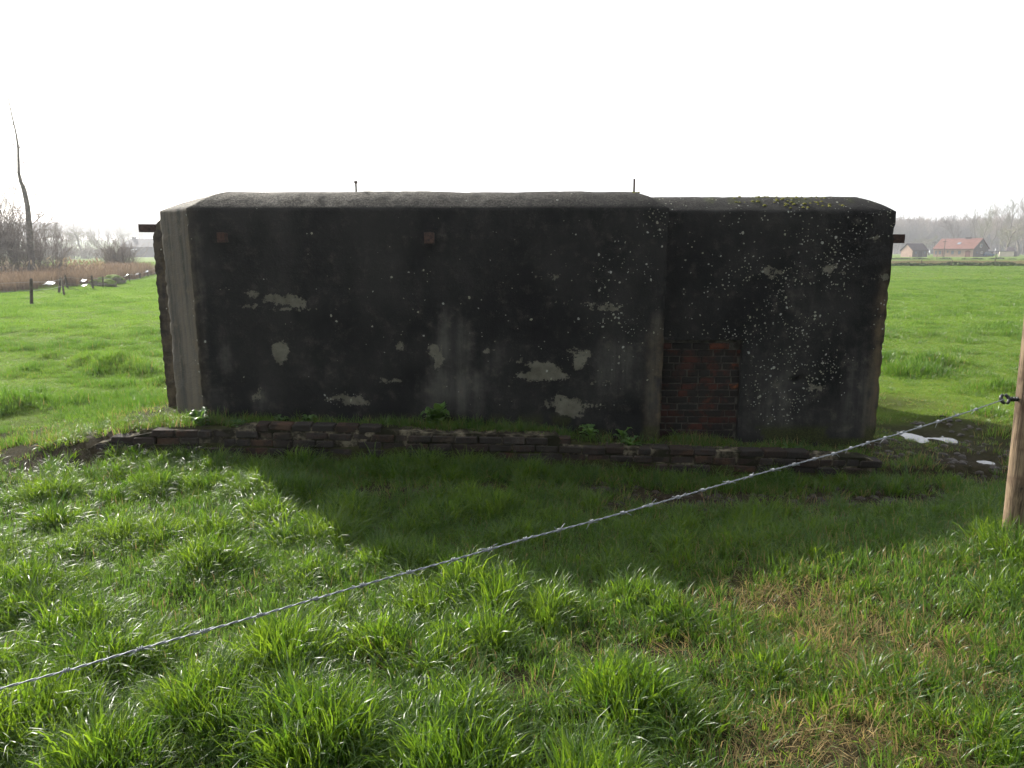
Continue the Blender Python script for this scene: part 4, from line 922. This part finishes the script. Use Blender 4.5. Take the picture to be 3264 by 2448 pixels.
# poplars and trees behind the right-hand houses
for i, (px, Yd, h, w, kind, lab) in enumerate([(3056, 300, 15.5, 1.1, 0, 'bare poplar rising behind the chimney of the red-roofed house'), (3098, 330, 17.5, .8, 0, 'slim bare poplar behind the right half of the red roof'), (3131, 310, 17.5, .9, 0, 'tall bare poplar behind the gable of the red-roofed house'),
        (3160, 330, 17, .9, 0, 'bare poplar standing above the parked blue car'), (3188, 350, 21, .9, 0, 'bare poplar behind the open carport'), (3215, 345, 22, .9, 0, 'tall bare poplar above the cream-walled outbuilding'), (3240, 335, 22.5, .9, 0, 'tallest bare poplar near the right picture edge'),
        (3262, 330, 22, .9, 0, 'bare poplar cut by the right picture edge'), (3285, 330, 22, .9, 0, 'bare poplar just past the right picture edge'), (3206, 262, 10.5, 1.5, 1, 'wide branching bare tree left of the small brown-roofed outbuilding'), (3246, 275, 12, 1.5, 1, 'wide bare tree behind the small brown-roofed outbuilding'), (2915, 300, 6.5, 1.6, 1, 'low wide bare tree behind the small brick shed'), (2962, 310, 7.5, 1.5, 1, 'low bare tree between shed and red-roofed house')]):
    ms = (pop if kind == 0 else rnd)[(i*2+1) % 3]; s0 = h / (20 if kind == 0 else 12)/.98; X_ = gy_(px, Yd)
    put_tree(ms, (X_, Yd, float(H(X_, Yd))), (s0*w*1.25, s0*w*1.25, s0*.88), i*1.7, 'bare_tree', lab, 'bare trees behind the right-hand houses')

def joined(ms, name):
    bm = bmesh.new()
    for q in ms: bm.from_mesh(q)
    me = bpy.data.meshes.new(name); bm.to_mesh(me); bm.free(); me.materials.append(TWIG); return bpy.data.objects.new(name, me)
cW = coll('wood_trees', [joined(tree_meshes(340+i, 18, .3, .6, .8, (14, 7, 4), TWIG, .05), 'wood_tree') for i in range(4)])
def wood(name, n, pxs, ys, h, label):
    px = rng.uniform(pxs[0], pxs[1], n); y = rng.uniform(ys[0], ys[1], n); x = (px - 1632)/FOC*y*.983; z = H(x, y)
    s0 = h/18*rng.uniform(.85, 1.1, n)*1.1
    scatter(name, cW, np.stack([x, y, z - .3], -1), np.stack([0*x, 0*x, rng.uniform(0, 6.28, n)], -1), np.stack([s0*1.3, s0*1.3, s0*.86], -1), rng.integers(0, 4, n), np.full(n, .5), np.full(n, .5), label, TWIG)
wood('far_wood', 620, (2780, 3420), (430, 560), 17.5, 'grey bare wood closing the view behind the right-hand houses')
wood('hillside_wood', 420, (-250, 620), (520, 760), 13, 'pale misty wood on the far left hillside')

# ---------------------------------------------------------------- hedge and fence across the right field
HDG = simple('hedge_leaf', (.055, .085, .022), .8, .2, .5, 3)
def leafball(seed, n, mat):
    rg = np.random.default_rng(seed); V = []; F_ = []
    for i in range(n):
        q = rg.normal(0, 1, 3); q /= np.linalg.norm(q); q *= rg.uniform(.5, 1)**.5; q[2] = abs(q[2])*.8; u = rg.normal(0, .13, 3); w = rg.normal(0, .13, 3); k = len(V)
        V += [q-u, q+w, q+u, q-w]; F_.append((k, k+1, k+2, k+3))
    return mesh('hedge_clump', V, F_, mat, lnk=False)
cH = coll('hedge_clumps', [leafball(i, 90, HDG) for i in range(4)])
n = 520; px = rng.uniform(2760, 3400, n); y = 92 + rng.normal(0, .7, n); x = (px - 1632)/FOC*y*.983
sc_ = np.clip(.42 + .22*fb(x*.35, y*0, 0, 99), .16, .8)*rng.uniform(.7, 1.2, n)
scatter('ditch_hedge', cH, np.stack([x, y, H(x, y)], -1), np.stack([0*x, 0*x, rng.uniform(0, 6.28, n)], -1), np.stack([sc_*1.5, sc_*1.5, sc_], -1), rng.integers(0, 4, n), np.full(n, .5), np.full(n, .5), 'low dark green growth along the ditch across the right field', HDG)
n = 2600; px = rng.uniform(2740, 3420, n); y = rng.uniform(93.5, 125, n); x = (px - 1632)/FOC*y*.983
m = M_('bleached_grass'); STR = m.done(m.bsdf(m.mix(m.attr('bv'), (.13, .115, .05), (.30, .24, .12)), .8, .2))
cB = coll('bleached_tufts', [reed('bleached_tuft', 30, .7, .42, 240+i, STR) for i in range(3)])
scatter('bleached_grass', cB, np.stack([x, y, H(x, y)], -1), np.stack([0*x, 0*x, rng.uniform(0, 6.28, n)], -1), np.stack([np.ones(n)]*2 + [rng.uniform(.5, 1.1, n)], -1), rng.integers(0, 3, n), np.full(n, .5), np.full(n, .5), 'band of bleached tall grass beyond the ditch', STR)
n = 90; px = rng.uniform(2760, 3400, n); y = 165 + rng.normal(0, .6, n); x = (px - 1632)/FOC*y*.983; sc_ = np.clip(rng.normal(.25, .25, n), .12, .9)
scatter('field_edge_growth', cH, np.stack([x, y, H(x, y)], -1), np.stack([0*x, 0*x, rng.uniform(0, 6.28, n)], -1), np.stack([sc_*2.2, sc_*1.5, sc_*.7], -1), rng.integers(0, 4, n), np.full(n, .5), np.full(n, .5), 'thin dark line of growth in front of the houses', HDG)
for i, (px, yt, yb, Yd, r, lab) in enumerate([(2938, 829, 848, 91, .05, 'leftmost dark fence post standing in the ditch growth on the right'), (3035, 830, 846, 91, .07, 'thick reddish fence post standing in the ditch growth on the right'), (3172, 826, 848, 91, .06, 'rightmost tall fence post standing in the ditch growth'),
        (2901, 813, 824, 162, .05, 'thin post of the farther fence in front of the brick shed'), (2987, 812, 825, 162, .05, 'thin post of the farther fence left of the leaning pole'), (3077, 812, 825, 162, .05, 'thin post of the farther fence left of the garage door'), (3176, 806, 826, 162, .05, 'thin post of the farther fence below the carport')]):
    c = P(px, yt, Yd); z0 = float(H(c.x, Yd)); MBp = MB().tube([(0, 0, -.2), (0, 0, (c.z - z0)*.5), (.02, 0, (c.z - z0)*.96), (.02, 0, c.z - z0)], [r, r, r*.95, r*.6], 7)
    tag(MBp.build('field_post', OLDW, None, True, (c.x, Yd, z0)), lab, 'fence post', 'posts across the right field')

# ---------------------------------------------------------------- houses
def tri_house(name, label, FLp, u, L, D, hw, hr, wallm, roofm, gablem, loc_z, over=.35):
    e = empty(name, (FLp[0], FLp[1], loc_z), math.atan2(u[1], u[0])); tag(e, label, 'house')
    w = MB(); w.add([(0,0,-.4),(L,0,-.4),(L,D,-.4),(0,D,-.4),(0,0,hw),(L,0,hw),(L,D,hw),(0,D,hw)], [(0,1,5,4),(2,3,7,6)])
    w.build('wall', wallm, e)
    for xx, nm in ((0, 'gable'), (L, 'gable')):
        MB().add([(xx,0,-.4),(xx,D,-.4),(xx,D,hw),(xx,D/2,hr),(xx,0,hw)], [(0,1,2,3,4)]).build('gable', gablem[0 if xx == 0 else 1], e)
    s_ = (hr - hw)/(D/2); t = .14; r = MB()
    for sg in (0, 1):
        y0, y1 = (-over, D/2) if sg == 0 else (D + over, D/2); z0_, z1_ = hw - over*s_ + .06, hr + .06
        r.add([(-.3,y0,z0_),(L+.3,y0,z0_),(L+.3,y1,z1_),(-.3,y1,z1_),(-.3,y0,z0_+t),(L+.3,y0,z0_+t),(L+.3,y1,z1_+t),(-.3,y1,z1_+t)], [(0,1,2,3),(7,6,5,4),(0,4,5,1),(2,6,7,3),(1,5,6,2),(3,7,4,0)])
    rf = r.build('roof', roofm, e)
    return e, rf
def window(e, x0, x1, z0, z1, panes=2, y=-.02):
    f = MB(); t = .09
    f.box(x0, y-.05, z0, x1, y+.06, z0+t).box(x0, y-.05, z1-t, x1, y+.06, z1).box(x0, y-.05, z0+t, x0+t, y+.06, z1-t).box(x1-t, y-.05, z0+t, x1, y+.06, z1-t)
    for k in range(1, panes): xm = x0 + (x1-x0)*k/panes; f.box(xm-t/2, y-.045, z0+t, xm+t/2, y+.055, z1-t)
    o = f.build('window', DKF, e); MB().box(x0+t, y-.012, z0+t, x1-t, y-.002, z1-t).build('pane', GLS, o); return o
DKF = simple('dark_frame', (.035, .028, .022), .6); GLS = M_('window_glass'); GLS = GLS.done(GLS.bsdf((.16, .19, .22), .08, .6))
TILE = simple('red_roof_tile', (.135, .062, .047), .8, .2, .15, 1.2); DTILE = simple('dark_roof_tile', (.055, .042, .042), .8, .2, .2, 1.5)
BRK = simple('pale_brown_brick', (.27, .19, .135), .9, .1, .12, 1.0); GBRK = simple('grey_brown_brick', (.12, .10, .09), .9, .1, .12, 1.0); LITBRK = simple('lit_gable_brick', (.27, .19, .15), .9, .1, .12, 1.0)
GRYR = simple('grey_slate_roof', (.035, .038, .042), .8, .2, .12, .6); GRYW = simple('grey_barn_wall', (.075, .078, .078), .9, .1, .12, .6); CREAM = simple('cream_render', (.62, .54, .42), .9, .1, .08, .8); BRND = simple('brown_door', (.13, .050, .030), .6, .3, .15, 2)
def solve(pxFL, pxFR, pxBR, Y0, D):          # yaw and length so that the three corners stand on their bearings
    best = None
    k = lambda px: (px - 1632)/FOC*.983
    x0 = k(pxFL)*Y0
    for i in range(-80, 81):
        th = R(i); u = (math.cos(th), math.sin(th)); den = u[0] - k(pxFR)*u[1]
        if abs(den) < .02: continue
        L_ = (k(pxFR)*Y0 - x0)/den
        if L_ <= 0: continue
        fr_ = (x0 + L_*u[0], Y0 + L_*u[1]); br = (fr_[0] - D*u[1], fr_[1] + D*u[0]); err = abs(br[0]/br[1] - k(pxBR))
        if best is None or err < best[0]: best = (err, (x0, Y0), u, L_)
    return best[1:]
F0, u, L_ = solve(2976, 3102, 3150, 243, 9.0)
z0 = P(3000, 818, 240).z; sz = 240/FOC
e, rf = tri_house('farmhouse', 'long single-storey house with red tiled roof across the right field', F0, u, L_, 9.0, 2.6, 5.75, BRK, TILE, (BRK, GBRK), z0)
fx = lambda px: (px - 2976)/126*L_
for a, b in ((2981, 2987), (2994, 3001), (3034, 3042), (3056, 3064)): window(e, fx(a), fx(b), .75, 1.95)
window(e, fx(3020.5), fx(3024.5), 1.2, 1.95, 1)
MB().box(fx(3004.5), -.06, -.3, fx(3008), .03, 2.05).build('door', BRND, e)
g_ = MB(); a, b = fx(3078), fx(3094); n = 10
pts = [(a, -.3), (b, -.3)] + [(b - (b-a)*i/n, 1.75 + .33*math.sin(math.pi*i/n)) for i in range(n+1)]
g_.add([(q[0], -.07, q[1]) for q in pts] + [(q[0], .03, q[1]) for q in pts], [tuple(range(len(pts)))] + [(i, i+len(pts), (i+1) % len(pts)+len(pts), (i+1) % len(pts)) for i in range(len(pts))])
g_.build('garage_door', BRND, e)
MB().box(-.05, -.38, 2.36, L_+.05, -.26, 2.46).build('gutter', DKF, e)
MB().box(fx(3052), 4.1, 5.5, fx(3052)+1.5, 4.9, 6.2).box(fx(3052)-.12, 4.0, 6.2, fx(3052)+1.62, 5.0, 6.3).build('chimney', GBRK, rf)
sl = (5.75-2.6)/4.5; y_ = 1.7; sk = MB(); sk.add([(fx(3040), y_, 2.6+y_*sl+.3), (fx(3040)+1.0, y_, 2.6+y_*sl+.3), (fx(3040)+1.0, y_+.8, 2.6+(y_+.8)*sl+.3), (fx(3040), y_+.8, 2.6+(y_+.8)*sl+.3), (fx(3040), y_, 2.6+y_*sl+.1), (fx(3040)+1.0, y_, 2.6+y_*sl+.1), (fx(3040)+1.0, y_+.8, 2.6+(y_+.8)*sl+.1), (fx(3040), y_+.8, 2.6+(y_+.8)*sl+.1)], [(0,1,2,3),(0,4,5,1),(1,5,6,2),(2,6,7,3),(3,7,4,0)])
sk.build('skylight', GLS, rf)
for (y0, y1, a, b) in ((3.6, 4.9, 3.0, 4.1), (4.6, 5.6, 1.0, 1.7), (1.8, 2.8, 1.0, 1.7)):
    o = MB().box(L_-.02, y0, a, L_+.06, y1, b).build('window', CREAM if y0 > 3 else DKF, e); MB().box(L_+.05, y0+.1, a+.1, L_+.075, y1-.1, b-.1).build('pane', GLS, o)
# small brick shed
F0, u, L_ = solve(2909, 2956, 2957.5, 228, 6.0)
k = lambda px, Y: (px - 1632)/FOC*.983*Y
P0 = Vector((k(2909, 226), 226)); gd = Vector((k(2872, 231), 231)) - P0; Dg = gd.length; uu = Vector((gd.y, -gd.x)).normalized()
Lg = 5.2
for i in range(60):
    q = P0 + uu*Lg
    if q.x/q.y < (2956-1632)/FOC*.983: Lg += .1
e, rf = tri_house('brick_shed', 'small brick shed with dark tiled roof left of the red-roofed house', P0, uu, Lg, Dg, 2.05, 4.0, GBRK, DTILE, (LITBRK, LITBRK), z0, .2)  # gable brick painted lighter than the front wall, as if sunlit
window(e, Lg*.14, Lg*.30, .9, 1.8); MB().box(Lg*.40, -.05, -.3, Lg*.66, .03, 1.9).build('door', DKF, e); window(e, Lg*.74, Lg*.9, .9, 1.8)
# outbuilding group at the right edge
zz = P(3200, 817, 250).z
P0 = Vector((k(3187, 250), 250)); P1 = Vector((k(3233, 248), 248)); uu = (P1-P0).normalized(); Lc = (P1-P0).length
e = empty('garden_outbuilding', (P0.x, P0.y, zz), math.atan2(uu.y, uu.x)); tag(e, 'low cream-walled outbuilding with a small brown roof at the right edge', 'house')
MB().box(0, 0, -.3, Lc, 3.5, 1.65).build('wall', CREAM, e); MB().box(-.15, -.15, 1.66, Lc*.45, 3.6, 1.8).build('flat_roof', GRYR, e)
rm = MB(); x0_, x1_ = Lc*.42, Lc*1.35; rm.add([(x0_, -.2, 1.7), (x1_-1.0, -.2, 1.7), (x1_-1.0, 4.2, 1.7), (x0_, 4.2, 1.7), (x0_+.5, 2.0, 3.1), (x1_-1.6, 2.0, 3.1)], [(0,1,5,4), (1,2,5), (2,3,4,5), (3,0,4), (3,2,1,0)])
rm.build('roof', DTILE, e); MB().box(Lc+.02, .3, -.3, Lc*1.25, 3.8, 1.68).build('side_wall', GBRK, e)
P0 = Vector((k(3166, 249), 249)); e = empty('carport', (P0.x, P0.y, zz), 0); tag(e, 'open dark carport beside the cream outbuilding', 'carport')
wcp = k(3185, 249) - P0.x
for xx in (0, wcp*.5, wcp-.12): MB().box(xx, 0, -.3, xx+.12, .12, 1.6).build('post', DKF, e)
MB().box(-.1, -.2, 1.6, wcp+.1, 3.2, 1.75).build('roof', GRYR, e); MB().box(0, 3.0, -.3, wcp, 3.1, 1.6).build('back_wall', DKF, e)
# parked car
CARP = M_('blue_car_paint'); CARP = CARP.done(CARP.bsdf((.05, .10, .19), .25, .5, None, **{'Coat Weight': .6})); TYR = simple('tyre', (.015, .015, .015), .8)
e = empty('parked_car', (k(3148.5, 236), 236, zz + .05), .25); tag(e, 'blue car parked beside the gable of the red-roofed house', 'car')
prof = [(-2.1, .25), (2.1, .25), (2.12, .62), (1.9, .78), (1.0, .9), (-1.95, .88), (-2.1, .6)]
cab = [(-1.75, .86), (1.0, .88), (.35, 1.42), (-1.15, 1.44)]
def prism(pr, y0, y1, ins=0):
    n = len(pr); return MB().add([(a, y0, b) for a, b in pr] + [(a, y1, b) for a, b in pr], [tuple(range(n)), tuple(range(2*n-1, n-1, -1))] + [(i+n, (i+1) % n+n, (i+1) % n, i) for i in range(n)])
prism(prof, -.85, .85).build('body', CARP, e, bevel=.04)
cb = prism(cab, -.72, .72).build('cabin', GLS, e, bevel=.03); MB().box(-1.12, -.66, 1.44, .32, .66, 1.475).build('roof_panel', CARP, cb)
for xx in (-1.3, 1.3):
    for yy in (-.86, .70): w_ = MB().tube([(xx, yy, .31), (xx, yy+.18, .31)], .31, 14).build('wheel', TYR, e)
for yy in (-.6, .6): MB().box(2.08, yy-.16, .58, 2.14, yy+.16, .70).build('headlight', CREAM, e)
# left barn
YB = 225.0; F0 = (k(384, YB), YB); zb = P(400, 812, YB).z
e = empty('grey_barn', (F0[0], YB, zb), 0); tag(e, 'long hazy grey barn with slate roof left of the bunker', 'barn')
Lb = 26; hw, hr, D = 2.5, 4.95, 9
MB().add([(0,0,-.8),(Lb,0,-.8),(Lb,D,-.8),(0,D,-.8),(0,0,hw),(Lb,0,hw),(Lb,D,hw),(0,D,hw)], [(0,1,5,4),(1,2,6,5),(2,3,7,6),(3,0,4,7)]).build('wall', GRYW, e)
rf = MB().add([(-.5,-.5,hw-.1),(Lb+.5,-.5,hw-.1),(Lb+.5,D+.5,hw-.1),(-.5,D+.5,hw-.1),(1.2,D/2,hr),(Lb-1.2,D/2,hr)], [(0,1,5,4),(2,3,4,5),(3,0,4),(1,2,5),(3,2,1,0)]).build('roof', GRYR, e)
MB().box(1.8, D/2-.4, hr-.4, 2.7, D/2+.4, hr+.4).box(1.68, D/2-.5, hr+.4, 2.82, D/2+.5, hr+.52).build('chimney', GRYW, rf)
c = k(428, YB) - F0[0]; MB().add([(c-1.2, -.62, 1.35), (c+1.1, -.62, 1.65), (c+.9, -.3, 1.85), (c-.9, -.3, 1.5), (c-1.2, -.55, 1.28), (c+1.1, -.55, 1.58)], [(0,1,2,3), (4,5,1,0)]).build('white_panel', WHT, e)  # plain white panel on the barn front
# utility poles and pylon
e = MB(); a = P(3008.5, 817, 232); t = P(3013.5, 761, 232); g0 = Vector((a.x, 232, a.z))
e.tube([(0, 0, -.3), tuple(t - g0)], [.13, .10], 8); o = e.build('utility_pole', OLDW, None, True, g0); tag(o, 'leaning wooden utility pole in front of the red-roofed house', 'utility pole')
MB().box(t.x-g0.x-.7, -.06, t.z-.95, t.x-g0.x+.7, .06, t.z-.83).build('crossarm', OLDW, o)
o.children[0].data.transform(Matrix.Translation((0, 0, -g0.z)))
a = P(2977, 800, 275); t = P(2977, 768, 275); a.z = float(H(a.x, 275)); o = MB().tube([(0, 0, 0), (0, 0, t.z - a.z)], .12, 8).build('utility_pole', OLDW, None, True, a); tag(o, 'utility pole with crossarm at the left corner of the red-roofed house', 'utility pole')
MB().box(-.9, -.06, t.z-a.z-.6, .9, .06, t.z-a.z-.45).build('crossarm', OLDW, o)
STL = simple('pylon_steel', (.2, .21, .22), .6, .3, .1, 1); Yp = 700; a = P(3028, 800, Yp); a.z = float(H(a.x, Yp)); hgt = P(3028, 686, Yp).z - a.z
e = MB(); ft = [(-2.5, -2.5), (2.5, -2.5), (2.5, 2.5), (-2.5, 2.5)]
for q in ft: e.tube([(q[0], q[1], 0), (q[0]*.25, q[1]*.25, hgt*.75), (0, 0, hgt)], .22, 4)
for i in range(10):
    z1_, z2_ = hgt*.07*i, hgt*.07*(i+1); s1, s2 = 1-.75*z1_/(hgt*.75), 1-.75*z2_/(hgt*.75)
    for j in range(4): p1, p2 = ft[j], ft[(j+1) % 4]; e.tube([(p1[0]*s1, p1[1]*s1, z1_), (p2[0]*s2, p2[1]*s2, z2_)], .12, 3)
o = e.build('pylon', STL, None, False, a); tag(o, 'distant steel lattice pylon above the wood left of the poplars', 'pylon')
for zz_, wd_ in ((hgt*.95, 4.5), (hgt*.78, 5.5)): MB().tube([(-wd_, 0, zz_), (0, 0, zz_+.5), (wd_, 0, zz_)], .3, 4).build('crossarm', STL, o)

# ---------------------------------------------------------------- haze
m = M_('thin_mist'); v = m.n('VolumePrincipled', {'Color': (.93, .95, 1.0), 'Density': HAZE_DENSITY, 'Anisotropy': HAZE_G})
m.t.links.new(v.outputs[0], m.out.inputs[1])
hz = MB().box(-880, -58, -3, 880, 1090, 42).build('haze', m.m); tag(hz, 'thin bright mist over the fields', kind='stuff')
